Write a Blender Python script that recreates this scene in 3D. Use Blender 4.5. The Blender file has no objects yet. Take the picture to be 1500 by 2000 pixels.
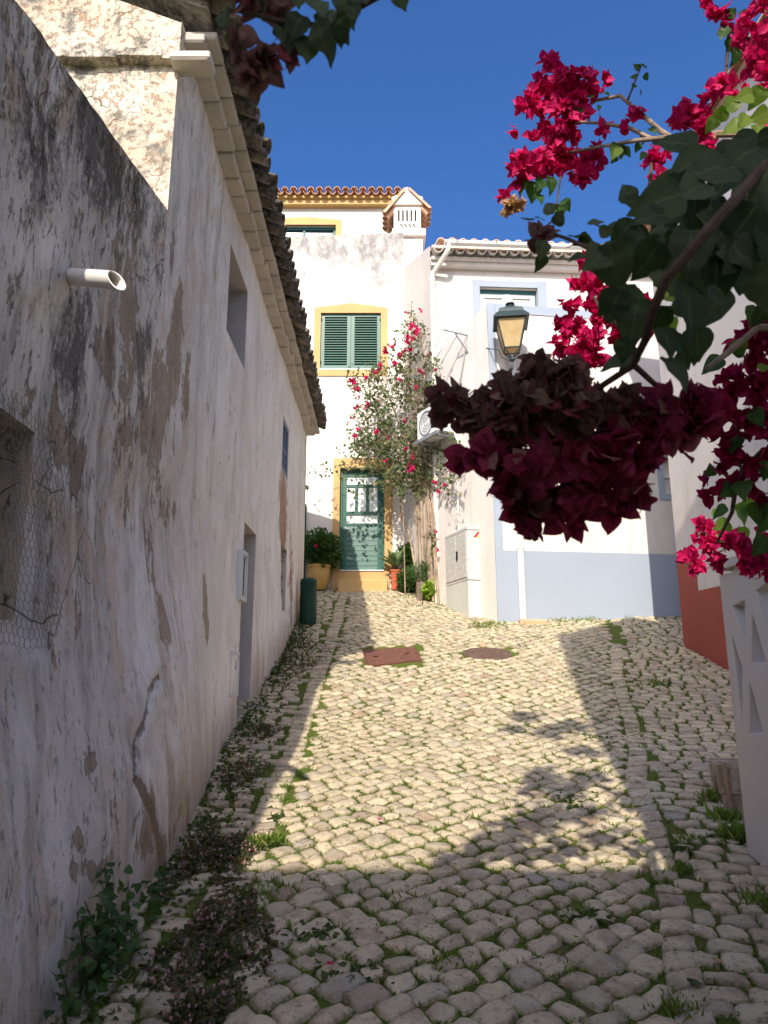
import bpy, math, random
import numpy as np
from mathutils import Vector
random.seed(7); rng = np.random.default_rng(7)
scene = bpy.context.scene
COL = scene.collection
R = math.radians

# ------------------------------------------------------------------ camera, sky, sun
PITCH = R(13.0); FPX = 1444.0
cam_d = bpy.data.cameras.new('camera'); cam = bpy.data.objects.new('camera', cam_d); COL.objects.link(cam)
cam.location = (0, 0, 0); cam.rotation_euler = (R(90) + PITCH, 0, 0)
cam_d.sensor_fit = 'VERTICAL'; cam_d.sensor_height = 36.0; cam_d.lens = 36.0 * FPX / 2000.0
cam_d.clip_start = 0.02; cam_d.clip_end = 500
cam_d.dof.use_dof = True; cam_d.dof.focus_distance = 7.5; cam_d.dof.aperture_fstop = 11.0
scene.camera = cam
SUN = Vector((0.155, 1.0, -0.72)).normalized()          # travel direction of the light
w = bpy.data.worlds.new('World'); scene.world = w; w.use_nodes = True
nt = w.node_tree; nt.nodes.clear()
sky = nt.nodes.new('ShaderNodeTexSky'); sky.sky_type = 'NISHITA'; sky.sun_disc = False
sky.sun_elevation = math.asin(-SUN.z); sky.sun_rotation = math.atan2(-SUN.x, -SUN.y)
sky.air_density = 1.0; sky.dust_density = 3.6; sky.ozone_density = 6.0; sky.altitude = 0
bg = nt.nodes.new('ShaderNodeBackground'); bg.inputs['Strength'].default_value = 0.12
hs = nt.nodes.new('ShaderNodeHueSaturation'); hs.inputs['Saturation'].default_value = 1.2; hs.inputs['Hue'].default_value = 0.508
ow = nt.nodes.new('ShaderNodeOutputWorld')
nt.links.new(sky.outputs[0], hs.inputs['Color']); nt.links.new(hs.outputs[0], bg.inputs[0]); nt.links.new(bg.outputs[0], ow.inputs[0])
sl = bpy.data.lights.new('sun', 'SUN'); sl.energy = 3.05; sl.angle = R(0.53); sl.color = (1.0, 0.92, 0.79)
so = bpy.data.objects.new('sun', sl); COL.objects.link(so); so.location = (-1, -8, 12)
so.rotation_euler = SUN.to_track_quat('-Z', 'Y').to_euler()
vs = scene.view_settings; vs.view_transform = 'Standard'; vs.look = 'None'; vs.exposure = 0.87; vs.gamma = 1.0

# ------------------------------------------------------------------ geometry helpers
CP, SP = math.cos(PITCH), math.sin(PITCH)
def ray(px, py):
    c = (px - 750) / FPX; v = (1000 - py) / FPX
    return np.array([c, CP - v * SP, SP + v * CP])
def U(px, py, X=None, Y=None, Z=None, d=None):
    r = ray(px, py)
    t = d if d is not None else X / r[0] if X is not None else Y / r[1] if Y is not None else Z / r[2]
    return r * t
def UP(px, py, o, dr):                                   # hit with the vertical plane through o along dr
    r = ray(px, py); n = np.array([dr[1], -dr[0]])
    t = (n[0] * o[0] + n[1] * o[1]) / (n[0] * r[0] + n[1] * r[1])
    return r * t
def UW(px, py, o, dr):                                   # the same in wall coordinates (u, z)
    p = UP(px, py, o, dr); L = math.hypot(*dr)
    return ((p[0] - o[0]) * dr[0] + (p[1] - o[1]) * dr[1]) / L, p[2]

_pt = rng.permutation(512)
def _g(ix, iy, fx, fy):
    h = _pt[(_pt[ix & 511] + iy) & 511] * (2 * np.pi / 512)
    return np.cos(h) * fx + np.sin(h) * fy
def perlin(x, y):
    x = np.asarray(x, float); y = np.asarray(y, float)
    ix = np.floor(x).astype(int); iy = np.floor(y).astype(int); fx = x - ix; fy = y - iy
    u = fx ** 3 * (fx * (fx * 6 - 15) + 10); v = fy ** 3 * (fy * (fy * 6 - 15) + 10)
    a = _g(ix, iy, fx, fy); b = _g(ix + 1, iy, fx - 1, fy); c = _g(ix, iy + 1, fx, fy - 1); d = _g(ix + 1, iy + 1, fx - 1, fy - 1)
    return (a + (b - a) * u) + ((c + (d - c) * u) - (a + (b - a) * u)) * v
def fbm(x, y, o=4, g=0.5, s=0):
    t = 0; a = 1.0; x = np.asarray(x, float) + 37.3 * s; y = np.asarray(y, float) - 19.7 * s
    for k in range(o):
        t = t + a * perlin(x, y); x = x * 2.03 + 5.1; y = y * 2.03 + 1.7; a *= g
    return t
def sst(a, b, x):
    t = np.clip((np.asarray(x, float) - a) / (b - a), 0, 1); return t * t * (3 - 2 * t)

_yy = np.linspace(-60, 90, 3001)
_sl = 0.17 + 0.13 * sst(5.5, 8.5, _yy) - 0.26 * sst(14.2, 18, _yy) - 0.04 * sst(20, 30, _yy) - 0.17 * (1 - sst(-9, -5, _yy))
_zz = np.concatenate([[0], np.cumsum((_sl[1:] + _sl[:-1]) / 2 * np.diff(_yy))])
_zz = _zz - np.interp(0, _yy, _zz) - 1.6
def zg(x, y):
    z = np.interp(y, _yy, _zz)
    return z + 0.03 * fbm(np.asarray(x) * 0.6, np.asarray(y) * 0.6, 3, .5, 3) - 0.02 * np.exp(-((np.asarray(x) + .78) / .3) ** 2)
def G(px, py):
    r = ray(px, py); lo, hi = 0.5, 40.0
    for k in np.linspace(0.5, 40, 1600):
        if r[2] * k < zg(r[0] * k, r[1] * k): hi = k; break
        lo = k
    for _ in range(30):
        m = (lo + hi) / 2
        if r[2] * m < zg(r[0] * m, r[1] * m): hi = m
        else: lo = m
    return r * hi

WL = {}
def wloc(o): return WL.get(o.name, (0, 0, 0)) if o else (0, 0, 0)
def thing(name, label, cat, loc, group=None):
    o = bpy.data.objects.new(name, None); COL.objects.link(o); o.empty_display_size = .2
    o.location = tuple(float(c) for c in loc); WL[o.name] = tuple(o.location)
    o['label'] = label; o['category'] = cat
    if group: o['group'] = group
    return o
def tag(o, label=None, cat=None, group=None, kind=None):
    for k, v in (('label', label), ('category', cat), ('group', group), ('kind', kind)):
        if v: o[k] = v
    return o
def mesh_obj(name, v, f, mat, parent=None, smooth=False, attrs=None, mats=None, mi=None):
    me = bpy.data.meshes.new(name); base = np.array(wloc(parent))
    v = np.asarray(v, float).reshape(-1, 3) - base
    me.from_pydata([tuple(p) for p in v.tolist()], [], [tuple(q) for q in (f.tolist() if isinstance(f, np.ndarray) else f)])
    for m in (mats or [mat]): me.materials.append(m)
    if mi is not None: me.polygons.foreach_set('material_index', np.asarray(mi, dtype=np.int32))
    if attrs:
        for k, a in attrs.items():
            at = me.attributes.new(k, 'FLOAT', 'POINT'); at.data.foreach_set('value', np.asarray(a, dtype=np.float32))
    if smooth: me.polygons.foreach_set('use_smooth', [True] * len(me.polygons))
    me.update()
    if smooth and len(me.polygons) < 4000: me.set_sharp_from_angle(angle=R(48))
    o = bpy.data.objects.new(name, me); COL.objects.link(o)
    if parent: o.parent = parent; WL[o.name] = wloc(parent)
    else: WL[o.name] = (0, 0, 0)
    return o
class MB:
    def __init__(s): s.v = []; s.f = []; s.m = []
    def add(s, v, f, m=0):
        b = len(s.v); s.v += [tuple(map(float, p)) for p in v]; s.f += [tuple(i + b for i in q) for q in f]; s.m += [m] * len(f); return s
    def hexa(s, p, m=0):                                  # 8 corners: bottom loop, top loop
        return s.add(p, [(3, 2, 1, 0), (4, 5, 6, 7), (0, 1, 5, 4), (1, 2, 6, 5), (2, 3, 7, 6), (3, 0, 4, 7)], m)
    def box(s, a, b, m=0, bev=0.0):
        (x0, y0, z0), (x1, y1, z1) = a, b
        if bev <= 0:
            return s.hexa([(x0, y0, z0), (x1, y0, z0), (x1, y1, z0), (x0, y1, z0), (x0, y0, z1), (x1, y0, z1), (x1, y1, z1), (x0, y1, z1)], m)
        return s.loft([rrect(x0 + bev, y0 + bev, x1 - bev, y1 - bev, bev * .5, z0), rrect(x0, y0, x1, y1, bev, z0 + bev),
                       rrect(x0, y0, x1, y1, bev, z1 - bev), rrect(x0 + bev, y0 + bev, x1 - bev, y1 - bev, bev * .5, z1)], m)
    def obox(s, o, dr, u0, u1, n0, n1, z0, z1, m=0):      # box in wall coordinates (n outward)
        L = math.hypot(*dr); d = (dr[0] / L, dr[1] / L); n = (d[1], -d[0])
        P = lambda u, k, z: (o[0] + d[0] * u + n[0] * k, o[1] + d[1] * u + n[1] * k, z)
        return s.hexa([P(u0, n1, z0), P(u1, n1, z0), P(u1, n0, z0), P(u0, n0, z0), P(u0, n1, z1), P(u1, n1, z1), P(u1, n0, z1), P(u0, n0, z1)], m)
    def loft(s, rings, m=0, cap=True):
        n = len(rings[0]); v = [p for r in rings for p in r]; f = []
        for k in range(len(rings) - 1):
            for i in range(n):
                j = (i + 1) % n; f.append((k * n + i, k * n + j, (k + 1) * n + j, (k + 1) * n + i))
        if cap: f.append(tuple(range(n))[::-1]); f.append(tuple((len(rings) - 1) * n + i for i in range(n)))
        return s.add(v, f, m)
    def lathe(s, c, prof, n=20, m=0):
        return s.loft([[(c[0] + r * math.cos(2 * math.pi * i / n), c[1] + r * math.sin(2 * math.pi * i / n), c[2] + z) for i in range(n)] for r, z in prof], m)
    def tube(s, pts, r, n=6, m=0):
        pts = [Vector(p) for p in pts]; rr = r if isinstance(r, (list, tuple)) else [r] * len(pts); rings = []
        for i, p in enumerate(pts):
            d = (pts[min(i + 1, len(pts) - 1)] - pts[max(i - 1, 0)]).normalized()
            a = d.orthogonal().normalized() if i == 0 else (pa - d * pa.dot(d)).normalized()
            pa = a; b = d.cross(a)
            rings.append([tuple(p + a * (math.cos(2 * math.pi * k / n) * rr[i]) + b * (math.sin(2 * math.pi * k / n) * rr[i])) for k in range(n)])
        return s.loft(rings, m)
    def build(s, name, mat, parent=None, smooth=False, mats=None):
        return mesh_obj(name, s.v, s.f, mat, parent, smooth, mats=mats, mi=s.m if mats else None)
def rrect(x0, y0, x1, y1, r, z, n=3):
    out = []
    for cx, cy, a0 in ((x1 - r, y1 - r, 0), (x0 + r, y1 - r, 90), (x0 + r, y0 + r, 180), (x1 - r, y0 + r, 270)):
        for k in range(n + 1):
            a = R(a0 + 90 * k / n); out.append((cx + r * math.cos(a), cy + r * math.sin(a), z))
    return out
def wallmesh(name, mat, parent, o, dr, u0, u1, z0, top, holes=(), disp=None, step=.1, jamb=.3, attrs=None, smooth=True, jmat=None):
    """wall sheet with real openings; holes = (u0,u1,z0,z1[,depth]); top: number or function of u"""
    L = math.hypot(*dr); d = np.array(dr, float) / L; n = np.array([d[1], -d[0]])
    topf = top if callable(top) else (lambda u: np.full_like(np.asarray(u, float), top))
    us = set(np.linspace(u0, u1, max(2, int((u1 - u0) / step) + 1)).tolist()); zt = float(np.max(topf(np.linspace(u0, u1, 60))))
    zs = set(np.linspace(z0, zt, max(2, int((zt - z0) / step) + 1)).tolist())
    hu = [a for h in holes for a in h[:2]]; hz = [a for h in holes for a in h[2:4]]
    def snap(S, keep):
        S = sorted(q for q in S if all(abs(q - k) > step * .3 for k in keep) ) + list(keep)
        return np.array(sorted(set(S)))
    us = snap(us, hu); zs = snap(zs, hz); nu, nz = len(us), len(zs)
    Ug, Zg = np.meshgrid(us, zs, indexing='ij'); Tg = topf(Ug); Zc = np.minimum(Zg, Tg)
    D = np.zeros_like(Ug) if disp is None else disp(Ug, Zc)
    for h in holes:
        dd = np.maximum(np.maximum(h[0] - Ug, Ug - h[1]), np.maximum(h[2] - Zc, Zc - h[3])); D = D * sst(0.0, .15, dd)
    V = np.stack([o[0] + d[0] * Ug + n[0] * D, o[1] + d[1] * Ug + n[1] * D, Zc], -1).reshape(-1, 3)
    F = []; 
    for i in range(nu - 1):
        um = (us[i] + us[i + 1]) / 2
        for j in range(nz - 1):
            if Zg[i, j] >= Tg[i, j] - 1e-6 and Zg[i + 1, j] >= Tg[i + 1, j] - 1e-6: continue
            zm = (zs[j] + zs[j + 1]) / 2
            if any(h[0] < um < h[1] and h[2] < zm < h[3] for h in holes): continue
            F.append((i * nz + j, (i + 1) * nz + j, (i + 1) * nz + j + 1, i * nz + j + 1))
    A = {k: a(Ug, Zc).reshape(-1) for k, a in attrs.items()} if attrs else None
    ob = mesh_obj(name, V, F, mat, parent, smooth, A)
    if holes:
        mb = MB()
        for h in holes:
            q = h[4] if len(h) > 4 else jamb
            P = lambda u, k, z: (o[0] + d[0] * u + n[0] * k, o[1] + d[1] * u + n[1] * k, z)
            a, b, c, e = h[:4]
            for (p0, p1) in (((a, c), (b, c)), ((b, c), (b, e)), ((b, e), (a, e)), ((a, e), (a, c))):
                mb.add([P(p0[0], 0, p0[1]), P(p1[0], 0, p1[1]), P(p1[0], -q, p1[1]), P(p0[0], -q, p0[1])], [(0, 1, 2, 3)])
        mb.build('reveal', jmat or mat, ob)
    return ob

# ------------------------------------------------------------------ material helpers
def lin(*c):
    return tuple((x / 255 / 12.92 if x / 255 <= .04045 else ((x / 255 + .055) / 1.055) ** 2.4) for x in c) + (1.0,)
class M:
    def __init__(s, name):
        s.mat = bpy.data.materials.new(name); s.mat.use_nodes = True; s.t = s.mat.node_tree; s.t.nodes.clear()
        s.out = s.t.nodes.new('ShaderNodeOutputMaterial'); s.pos = s.N('ShaderNodeNewGeometry').outputs['Position']
        s.objc = s.N('ShaderNodeTexCoord').outputs['Object']
    def N(s, ty, **p):
        n = s.t.nodes.new(ty)
        for k, v in p.items(): setattr(n, k, v)
        return n
    def L(s, sock, v):
        if isinstance(v, bpy.types.NodeSocket): s.t.links.new(v, sock)
        elif v is not None:
            if sock.type == 'RGBA' and not hasattr(v, '__len__'): v = (v, v, v, 1)
            if sock.type == 'RGBA' and len(v) == 3: v = tuple(v) + (1,)
            sock.default_value = v
    def sc(s, v, k, rot=(0, 0, 0)):
        m = s.N('ShaderNodeMapping'); s.L(m.inputs['Vector'], v); m.inputs['Scale'].default_value = k; m.inputs['Rotation'].default_value = rot; return m.outputs[0]
    def noise(s, scale, detail=5, rough=.6, vec=None, dist=0.0, col=False):
        n = s.N('ShaderNodeTexNoise'); s.L(n.inputs['Vector'], vec if vec is not None else s.pos)
        n.inputs['Scale'].default_value = scale; n.inputs['Detail'].default_value = detail; n.inputs['Roughness'].default_value = rough; n.inputs['Distortion'].default_value = dist
        return n.outputs['Color' if col else 'Fac']
    def vor(s, scale, feature='F1', vec=None, out='Distance'):
        n = s.N('ShaderNodeTexVoronoi', feature=feature); s.L(n.inputs['Vector'], vec if vec is not None else s.pos); n.inputs['Scale'].default_value = scale
        return n.outputs[out]
    def mr(s, x, a, b, c=0.0, d=1.0):
        n = s.N('ShaderNodeMapRange', interpolation_type='SMOOTHSTEP'); s.L(n.inputs[0], x)
        for i, v in ((1, a), (2, b), (3, c), (4, d)): s.L(n.inputs[i], v)
        return n.outputs[0]
    def mx(s, f, a, b, mode='MIX'):
        n = s.N('ShaderNodeMix', data_type='RGBA', blend_type=mode); s.L(n.inputs[0], f); s.L(n.inputs[6], a); s.L(n.inputs[7], b); return n.outputs[2]
    def ma(s, op, a, b=None, c=None):
        n = s.N('ShaderNodeMath', operation=op); s.L(n.inputs[0], a)
        if b is not None: s.L(n.inputs[1], b)
        if c is not None: s.L(n.inputs[2], c)
        return n.outputs[0]
    def ramp(s, f, st):
        n = s.N('ShaderNodeValToRGB'); s.L(n.inputs[0], f); e = n.color_ramp.elements
        while len(e) < len(st): e.new(.5)
        for k, (p, c) in enumerate(st): e[k].position = p; e[k].color = c if len(c) == 4 else tuple(c) + (1,)
        return n.outputs[0]
    def attr(s, name): return s.N('ShaderNodeAttribute', attribute_name=name).outputs['Fac']
    def sep(s, v, i):
        n = s.N('ShaderNodeSeparateXYZ'); s.L(n.inputs[0], v); return n.outputs[i]
    def warp(s, vec, scale, amt):
        n = s.N('ShaderNodeVectorMath', operation='MULTIPLY_ADD'); s.L(n.inputs[0], s.noise(scale, 3, .5, vec, col=True)); n.inputs[1].default_value = (amt,) * 3; s.L(n.inputs[2], vec); return n.outputs[0]
    def bump(s, h, st=.5, dist=.01, nrm=None):
        n = s.N('ShaderNodeBump'); s.L(n.inputs['Strength'], st); n.inputs['Distance'].default_value = dist; s.L(n.inputs['Height'], h)
        if nrm is not None: s.L(n.inputs['Normal'], nrm)
        return n.outputs[0]
    def pbr(s, col, rough=.8, nrm=None, metal=0.0, trans=None, spec=.3, tfac=.4, **kw):
        b = s.N('ShaderNodeBsdfPrincipled'); s.L(b.inputs['Base Color'], col); s.L(b.inputs['Roughness'], rough); s.L(b.inputs['Metallic'], metal); s.L(b.inputs['Specular IOR Level'], spec)
        if nrm is not None: s.L(b.inputs['Normal'], nrm)
        for k, v in kw.items(): s.L(b.inputs[k.replace('_', ' ')], v)
        o = b.outputs[0]
        if trans is not None:
            t = s.N('ShaderNodeBsdfTranslucent'); s.L(t.inputs[0], trans); x = s.N('ShaderNodeMixShader'); s.L(x.inputs[0], tfac); s.t.links.new(o, x.inputs[1]); s.t.links.new(t.outputs[0], x.inputs[2]); o = x.outputs[0]
        s.t.links.new(o, s.out.inputs[0]); return s.mat
def paint(name, c, var=.08, rough=.6, bump=.3, scale=6.0, dirt=.15, dirtcol=(.25, .21, .17), spec=.3):
    m = M(name); n1 = m.noise(scale, 6, .65); n2 = m.noise(scale * .23, 4, .6); n3 = m.noise(60, 3, .6)
    d = tuple(x * (1 - var * 2) for x in c[:3]) + (1,)
    col = m.mx(m.mr(n2, .3, .7), c, d); col = m.mx(m.ma('MULTIPLY', m.mr(n1, .52, .78), dirt), col, dirtcol + (1,))
    h = m.ma('ADD', m.ma('MULTIPLY', n1, .7), m.ma('MULTIPLY', n3, .3))
    return m.pbr(col, rough, m.bump(h, bump, .012), spec=spec)
# ------------------------------------------------------------------ materials
def plaster_old(name):
    """lime wash flaking off brown render, lichen, cracks; attribute 'clean' makes the whiter, better kept stretches"""
    m = M(name); p = m.warp(m.pos, 1.3, .25); ps = m.sc(p, (1, 1, .36)); c = m.attr('clean'); ic = m.ma('SUBTRACT', 1.0, c)
    fine = m.noise(17, 8, .74, ps); big = m.noise(1.1, 5, .6); mid = m.noise(4.2, 6, .65, ps); mic = m.noise(75, 5, .7); med = m.noise(7.5, 7, .7, m.sc(p, (1, 1, .5)))
    dirty = m.mx(m.mr(big, .35, .65), lin(240, 230, 220), lin(214, 203, 193)); dirty = m.mx(m.mr(mid, .44, .72), dirty, lin(204, 191, 179))
    dirty = m.mx(m.mr(m.noise(3, 5, .6, m.sc(p, (1, 1, .6))), .5, .62), dirty, lin(206, 184, 162)); dirty = m.mx(m.ma('MULTIPLY', m.mr(med, .53, .74), .55), dirty, lin(150, 142, 136))
    clean = m.mx(m.mr(big, .36, .64), lin(242, 237, 232), lin(230, 222, 216)); clean = m.mx(m.ma('MULTIPLY', m.mr(mid, .46, .7), .55), clean, lin(216, 203, 192))
    clean = m.mx(m.ma('MULTIPLY', m.mr(m.noise(2.2, 4, .6, m.sc(p, (1, 1, .25))), .52, .66), .5), clean, lin(202, 195, 190))
    wash = m.mx(c, dirty, clean)
    pe = m.ma('ADD', m.attr('peel'), m.ma('ADD', m.ma('MULTIPLY', m.ma('SUBTRACT', fine, .5), 1.15), m.ma('MULTIPLY', m.ma('SUBTRACT', med, .5), .8))); pm = m.mr(pe, .45, .54)
    rend = m.mx(m.mr(mid, .35, .65), lin(174, 154, 134), lin(142, 126, 111)); rend = m.mx(m.mr(mic, .4, .7), rend, lin(182, 160, 136))
    rend = m.mx(m.attr('brick'), rend, m.mx(m.mr(mid, .3, .6), lin(146, 96, 74), lin(178, 142, 118)))
    col = m.mx(m.ma('MULTIPLY', pm, .92), wash, rend)
    rim = m.ma('MULTIPLY', m.mr(pe, .38, .47), m.mr(pe, .5, .47)); col = m.mx(m.ma('MULTIPLY', rim, .35), col, lin(226, 220, 208))
    lp = m.ma('ADD', m.attr('lichen'), m.ma('ADD', m.ma('MULTIPLY', m.ma('SUBTRACT', m.noise(9, 8, .76, m.sc(p, (1, 1, .45))), .5), 1.5), m.ma('MULTIPLY', m.ma('SUBTRACT', m.noise(34, 5, .7), .5), .6))); lm = m.mr(lp, .36, .7)
    col = m.mx(m.ma('MULTIPLY', lm, .85), col, m.mx(m.mr(mic, .4, .65), lin(64, 60, 57), lin(108, 101, 92)))
    sp = m.mr(m.noise(22, 7, .78, m.sc(p, (1, 1, .4))), .565, .65); col = m.mx(m.ma('MULTIPLY', m.ma('MULTIPLY', sp, ic), .75), col, lin(92, 82, 73))
    yl = m.mr(m.noise(13, 7, .74, m.sc(p, (1, 1, .5))), .58, .66); col = m.mx(m.ma('MULTIPLY', yl, m.mr(m.attr('lichen'), .05, .45)), col, lin(220, 210, 176))
    fl = m.mr(m.noise(9, 6, .68, m.sc(p, (1.6, 1.6, .36))), .64, .665); col = m.mx(m.ma('MULTIPLY', m.ma('MULTIPLY', fl, c), .8), col, lin(112, 102, 96))
    wk = m.mr(m.noise(7, 6, .7, m.sc(p, (1, 1, .09))), .47, .66); col = m.mx(m.ma('MULTIPLY', m.ma('MULTIPLY', wk, ic), .55), col, lin(104, 96, 86))
    cr = m.vor(1.5, 'DISTANCE_TO_EDGE', m.warp(m.pos, 3.0, .5)); cm = m.ma('MULTIPLY', m.mr(cr, .0, .010, 1, 0), m.mr(m.noise(.9, 3), .52, .64)); cm = m.ma('MULTIPLY', cm, m.mr(c, 0, 1, 1, .55))
    col = m.mx(m.ma('MULTIPLY', cm, .8), col, lin(66, 57, 50))
    oc = m.ma('ADD', m.attr('ochre'), m.ma('MULTIPLY', m.ma('SUBTRACT', mid, .5), .9))
    col = m.mx(m.ma('MULTIPLY', m.mr(oc, .1, 1.0), .8), col, lin(178, 150, 118))
    gm = m.mr(m.ma('ADD', m.attr('ochre'), m.ma('MULTIPLY', m.ma('SUBTRACT', m.noise(6, 7, .72, m.sc(p, (1, 1, .3))), .5), 1.7)), .72, 1.0); col = m.mx(m.ma('MULTIPLY', gm, .7), col, lin(98, 90, 70))
    h = m.ma('SUBTRACT', m.ma('ADD', m.ma('MULTIPLY', fine, .45), m.ma('MULTIPLY', mic, .2)), m.ma('ADD', m.ma('MULTIPLY', pm, .5), m.ma('ADD', m.ma('MULTIPLY', cm, .9), m.ma('MULTIPLY', m.ma('ADD', m.ma('MULTIPLY', sp, ic), m.ma('MULTIPLY', fl, c)), .35))))
    h = m.ma('ADD', h, m.ma('MULTIPLY', mid, .6))
    return m.pbr(col, .92, m.bump(h, m.mr(c, 0, 1, .85, .5), .028), spec=.12)
def plaster_white(name, flake=1.0, base=(214, 209, 205), alt=(190, 184, 180), stain=.0, brick=True, bumpk=.45):
    m = M(name); p = m.warp(m.pos, 1.1, .2); ps = m.sc(p, (1, 1, .33))
    fine = m.noise(15, 7, .68, ps); big = m.noise(.8, 5, .6); mid = m.noise(3.6, 6, .65, ps); mic = m.noise(65, 4, .65)
    col = m.mx(m.mr(big, .36, .64), lin(*base), lin(*alt)); col = m.mx(m.ma('MULTIPLY', m.mr(mid, .5, .72), .5), col, lin(alt[0] - 12, alt[1] - 14, alt[2] - 16))
    col = m.mx(m.ma('MULTIPLY', m.mr(m.noise(5, 5, .65, m.sc(p, (1, 1, .07))), .5, .72), .22), col, lin(alt[0] - 50, alt[1] - 50, alt[2] - 52)); col = m.mx(m.ma('MULTIPLY', m.mr(m.noise(2.3, 6, .7), .52, .72), .3), col, lin(alt[0] - 26, alt[1] - 30, alt[2] - 34))
    h = m.ma('ADD', m.ma('MULTIPLY', fine, .3), m.ma('ADD', m.ma('MULTIPLY', mic, .12), m.ma('MULTIPLY', mid, .6)))
    if flake > 0:
        pe = m.ma('ADD', m.attr('peel'), m.ma('MULTIPLY', m.ma('SUBTRACT', fine, .5), .8)); pm = m.mr(pe, .47, .53)
        rend = m.mx(m.mr(mid, .35, .65), lin(158, 136, 112), lin(128, 104, 86))
        if brick: rend = m.mx(m.attr('brick'), rend, m.mx(m.mr(mid, .3, .6), lin(150, 96, 72), lin(176, 140, 116)))
        col = m.mx(pm, col, rend)
        fl = m.mr(m.noise(8.5, 5, .65, m.sc(p, (1.6, 1.6, .42))), .655 - .02 * flake, .685); col = m.mx(m.ma('MULTIPLY', fl, .8), col, lin(132, 122, 114))
        cr = m.vor(.9, 'DISTANCE_TO_EDGE', m.warp(m.pos, 2.5, .7)); cm = m.ma('MULTIPLY', m.mr(cr, .0, .007, 1, 0), m.mr(m.noise(.8, 3), .52, .64))
        col = m.mx(m.ma('MULTIPLY', cm, .7), col, lin(96, 86, 78))
        col = m.mx(m.ma('MULTIPLY', m.ma('ADD', m.attr('ochre'), m.ma('MULTIPLY', m.ma('SUBTRACT', mid, .5), .9)), .8), col, lin(176, 152, 120))
        gm = m.mr(m.ma('ADD', m.attr('ochre'), m.ma('MULTIPLY', m.ma('SUBTRACT', m.noise(6, 6, .7, m.sc(p, (1, 1, .3))), .5), 1.6)), .75, 1.0); col = m.mx(m.ma('MULTIPLY', gm, .7), col, lin(92, 86, 66))
        h = m.ma('SUBTRACT', h, m.ma('ADD', m.ma('MULTIPLY', pm, .5), m.ma('ADD', m.ma('MULTIPLY', cm, .8), m.ma('MULTIPLY', fl, .5))))
    if stain > 0:
        st = m.ma('ADD', m.attr('stain'), m.ma('MULTIPLY', m.ma('SUBTRACT', m.noise(5, 7, .7, m.sc(p, (1, 1, .55))), .5), 1.5)); col = m.mx(m.ma('MULTIPLY', m.mr(st, .25, .95), stain), col, lin(128, 125, 126))
        sk = m.mr(m.noise(22, 5, .7, m.sc(p, (1, 1, .5))), .66, .7); col = m.mx(m.ma('MULTIPLY', sk, m.mr(m.attr('stain'), .1, .6, .12, .7)), col, lin(120, 112, 104))
    return m.pbr(col, .9, m.bump(h, bumpk, .02), spec=.12)
def gable_plaster():
    m = M('gable_plaster'); p = m.warp(m.pos, 1.5, .3); mid = m.noise(5, 6, .65, p); mic = m.noise(60, 4, .65); big = m.noise(1.4, 4, .6)
    col = m.mx(m.mr(big, .4, .62), lin(214, 200, 182), lin(196, 174, 152)); pm = m.mr(m.noise(21, 8, .75, p), .53, .6)
    col = m.mx(m.ma('MULTIPLY', pm, .85), col, lin(176, 142, 116)); col = m.mx(m.mr(m.noise(5, 7, .74, m.sc(p, (1, 1, .6))), .48, .62), col, lin(126, 122, 114))
    cr = m.vor(2.6, 'DISTANCE_TO_EDGE', m.warp(m.pos, 4.0, .4)); cm = m.ma('MULTIPLY', m.mr(cr, 0, .012, 1, 0), m.mr(m.noise(1.3, 3), .44, .58)); col = m.mx(cm, col, lin(92, 74, 62))
    h = m.ma('SUBTRACT', m.ma('ADD', m.ma('MULTIPLY', mid, .7), m.ma('MULTIPLY', mic, .15)), m.ma('ADD', m.ma('MULTIPLY', pm, .35), cm))
    return m.pbr(col, .92, m.bump(h, .7, .025), spec=.1)
def tile_mat(name, a, b, lich, lf=.5):
    m = M(name); n = m.noise(7, 6, .7); k = m.noise(24, 5, .7); col = m.mx(m.mr(n, .35, .65), a, b)
    col = m.mx(m.ma('MULTIPLY', m.mr(m.noise(4.2, 6, .7), .5 - lf * .3, .72 - lf * .2), min(1, lf * 1.3)), col, m.mx(m.mr(k, .4, .6), lich, tuple(x * .35 for x in lich[:3]) + (1,)))
    return m.pbr(col, .9, m.bump(m.ma('ADD', n, m.ma('MULTIPLY', k, .6)), .8, .012), spec=.15)
def stone_mat():
    m = M('limestone_cobble'); t = m.attr('tint'); n = m.noise(9, 6, .65); k = m.noise(42, 5, .7); f = m.noise(160, 3, .6)
    col = m.ramp(t, [(0, lin(170, 158, 136)), (.25, lin(198, 184, 156)), (.5, lin(212, 197, 167)), (.72, lin(204, 186, 156)), (.9, lin(190, 176, 152)), (.97, lin(168, 160, 148)), (1, lin(172, 142, 116))])
    big = m.noise(3.3, 4, .6); col = m.mx(m.ma('MULTIPLY', m.mr(big, .4, .66), .35), col, lin(212, 192, 158))
    col = m.mx(m.ma('MULTIPLY', m.mr(n, .42, .66), .65), col, lin(150, 130, 110)); col = m.mx(m.ma('MULTIPLY', m.mr(k, .54, .68), .7), col, lin(118, 102, 86)); col = m.mx(m.ma('MULTIPLY', m.mr(f, .52, .7), .35), col, lin(222, 206, 184))
    e = m.attr('edge'); em = m.mr(m.ma('ADD', e, m.ma('MULTIPLY', m.ma('SUBTRACT', k, .5), .5)), .82, 1.02); col = m.mx(m.ma('MULTIPLY', em, .7), col, lin(112, 110, 66))
    h = m.ma('ADD', m.ma('MULTIPLY', n, .8), m.ma('ADD', m.ma('MULTIPLY', k, .45), m.ma('MULTIPLY', f, .15)))
    return m.pbr(col, .82, m.bump(h, .6, .018), spec=.25)
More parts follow.
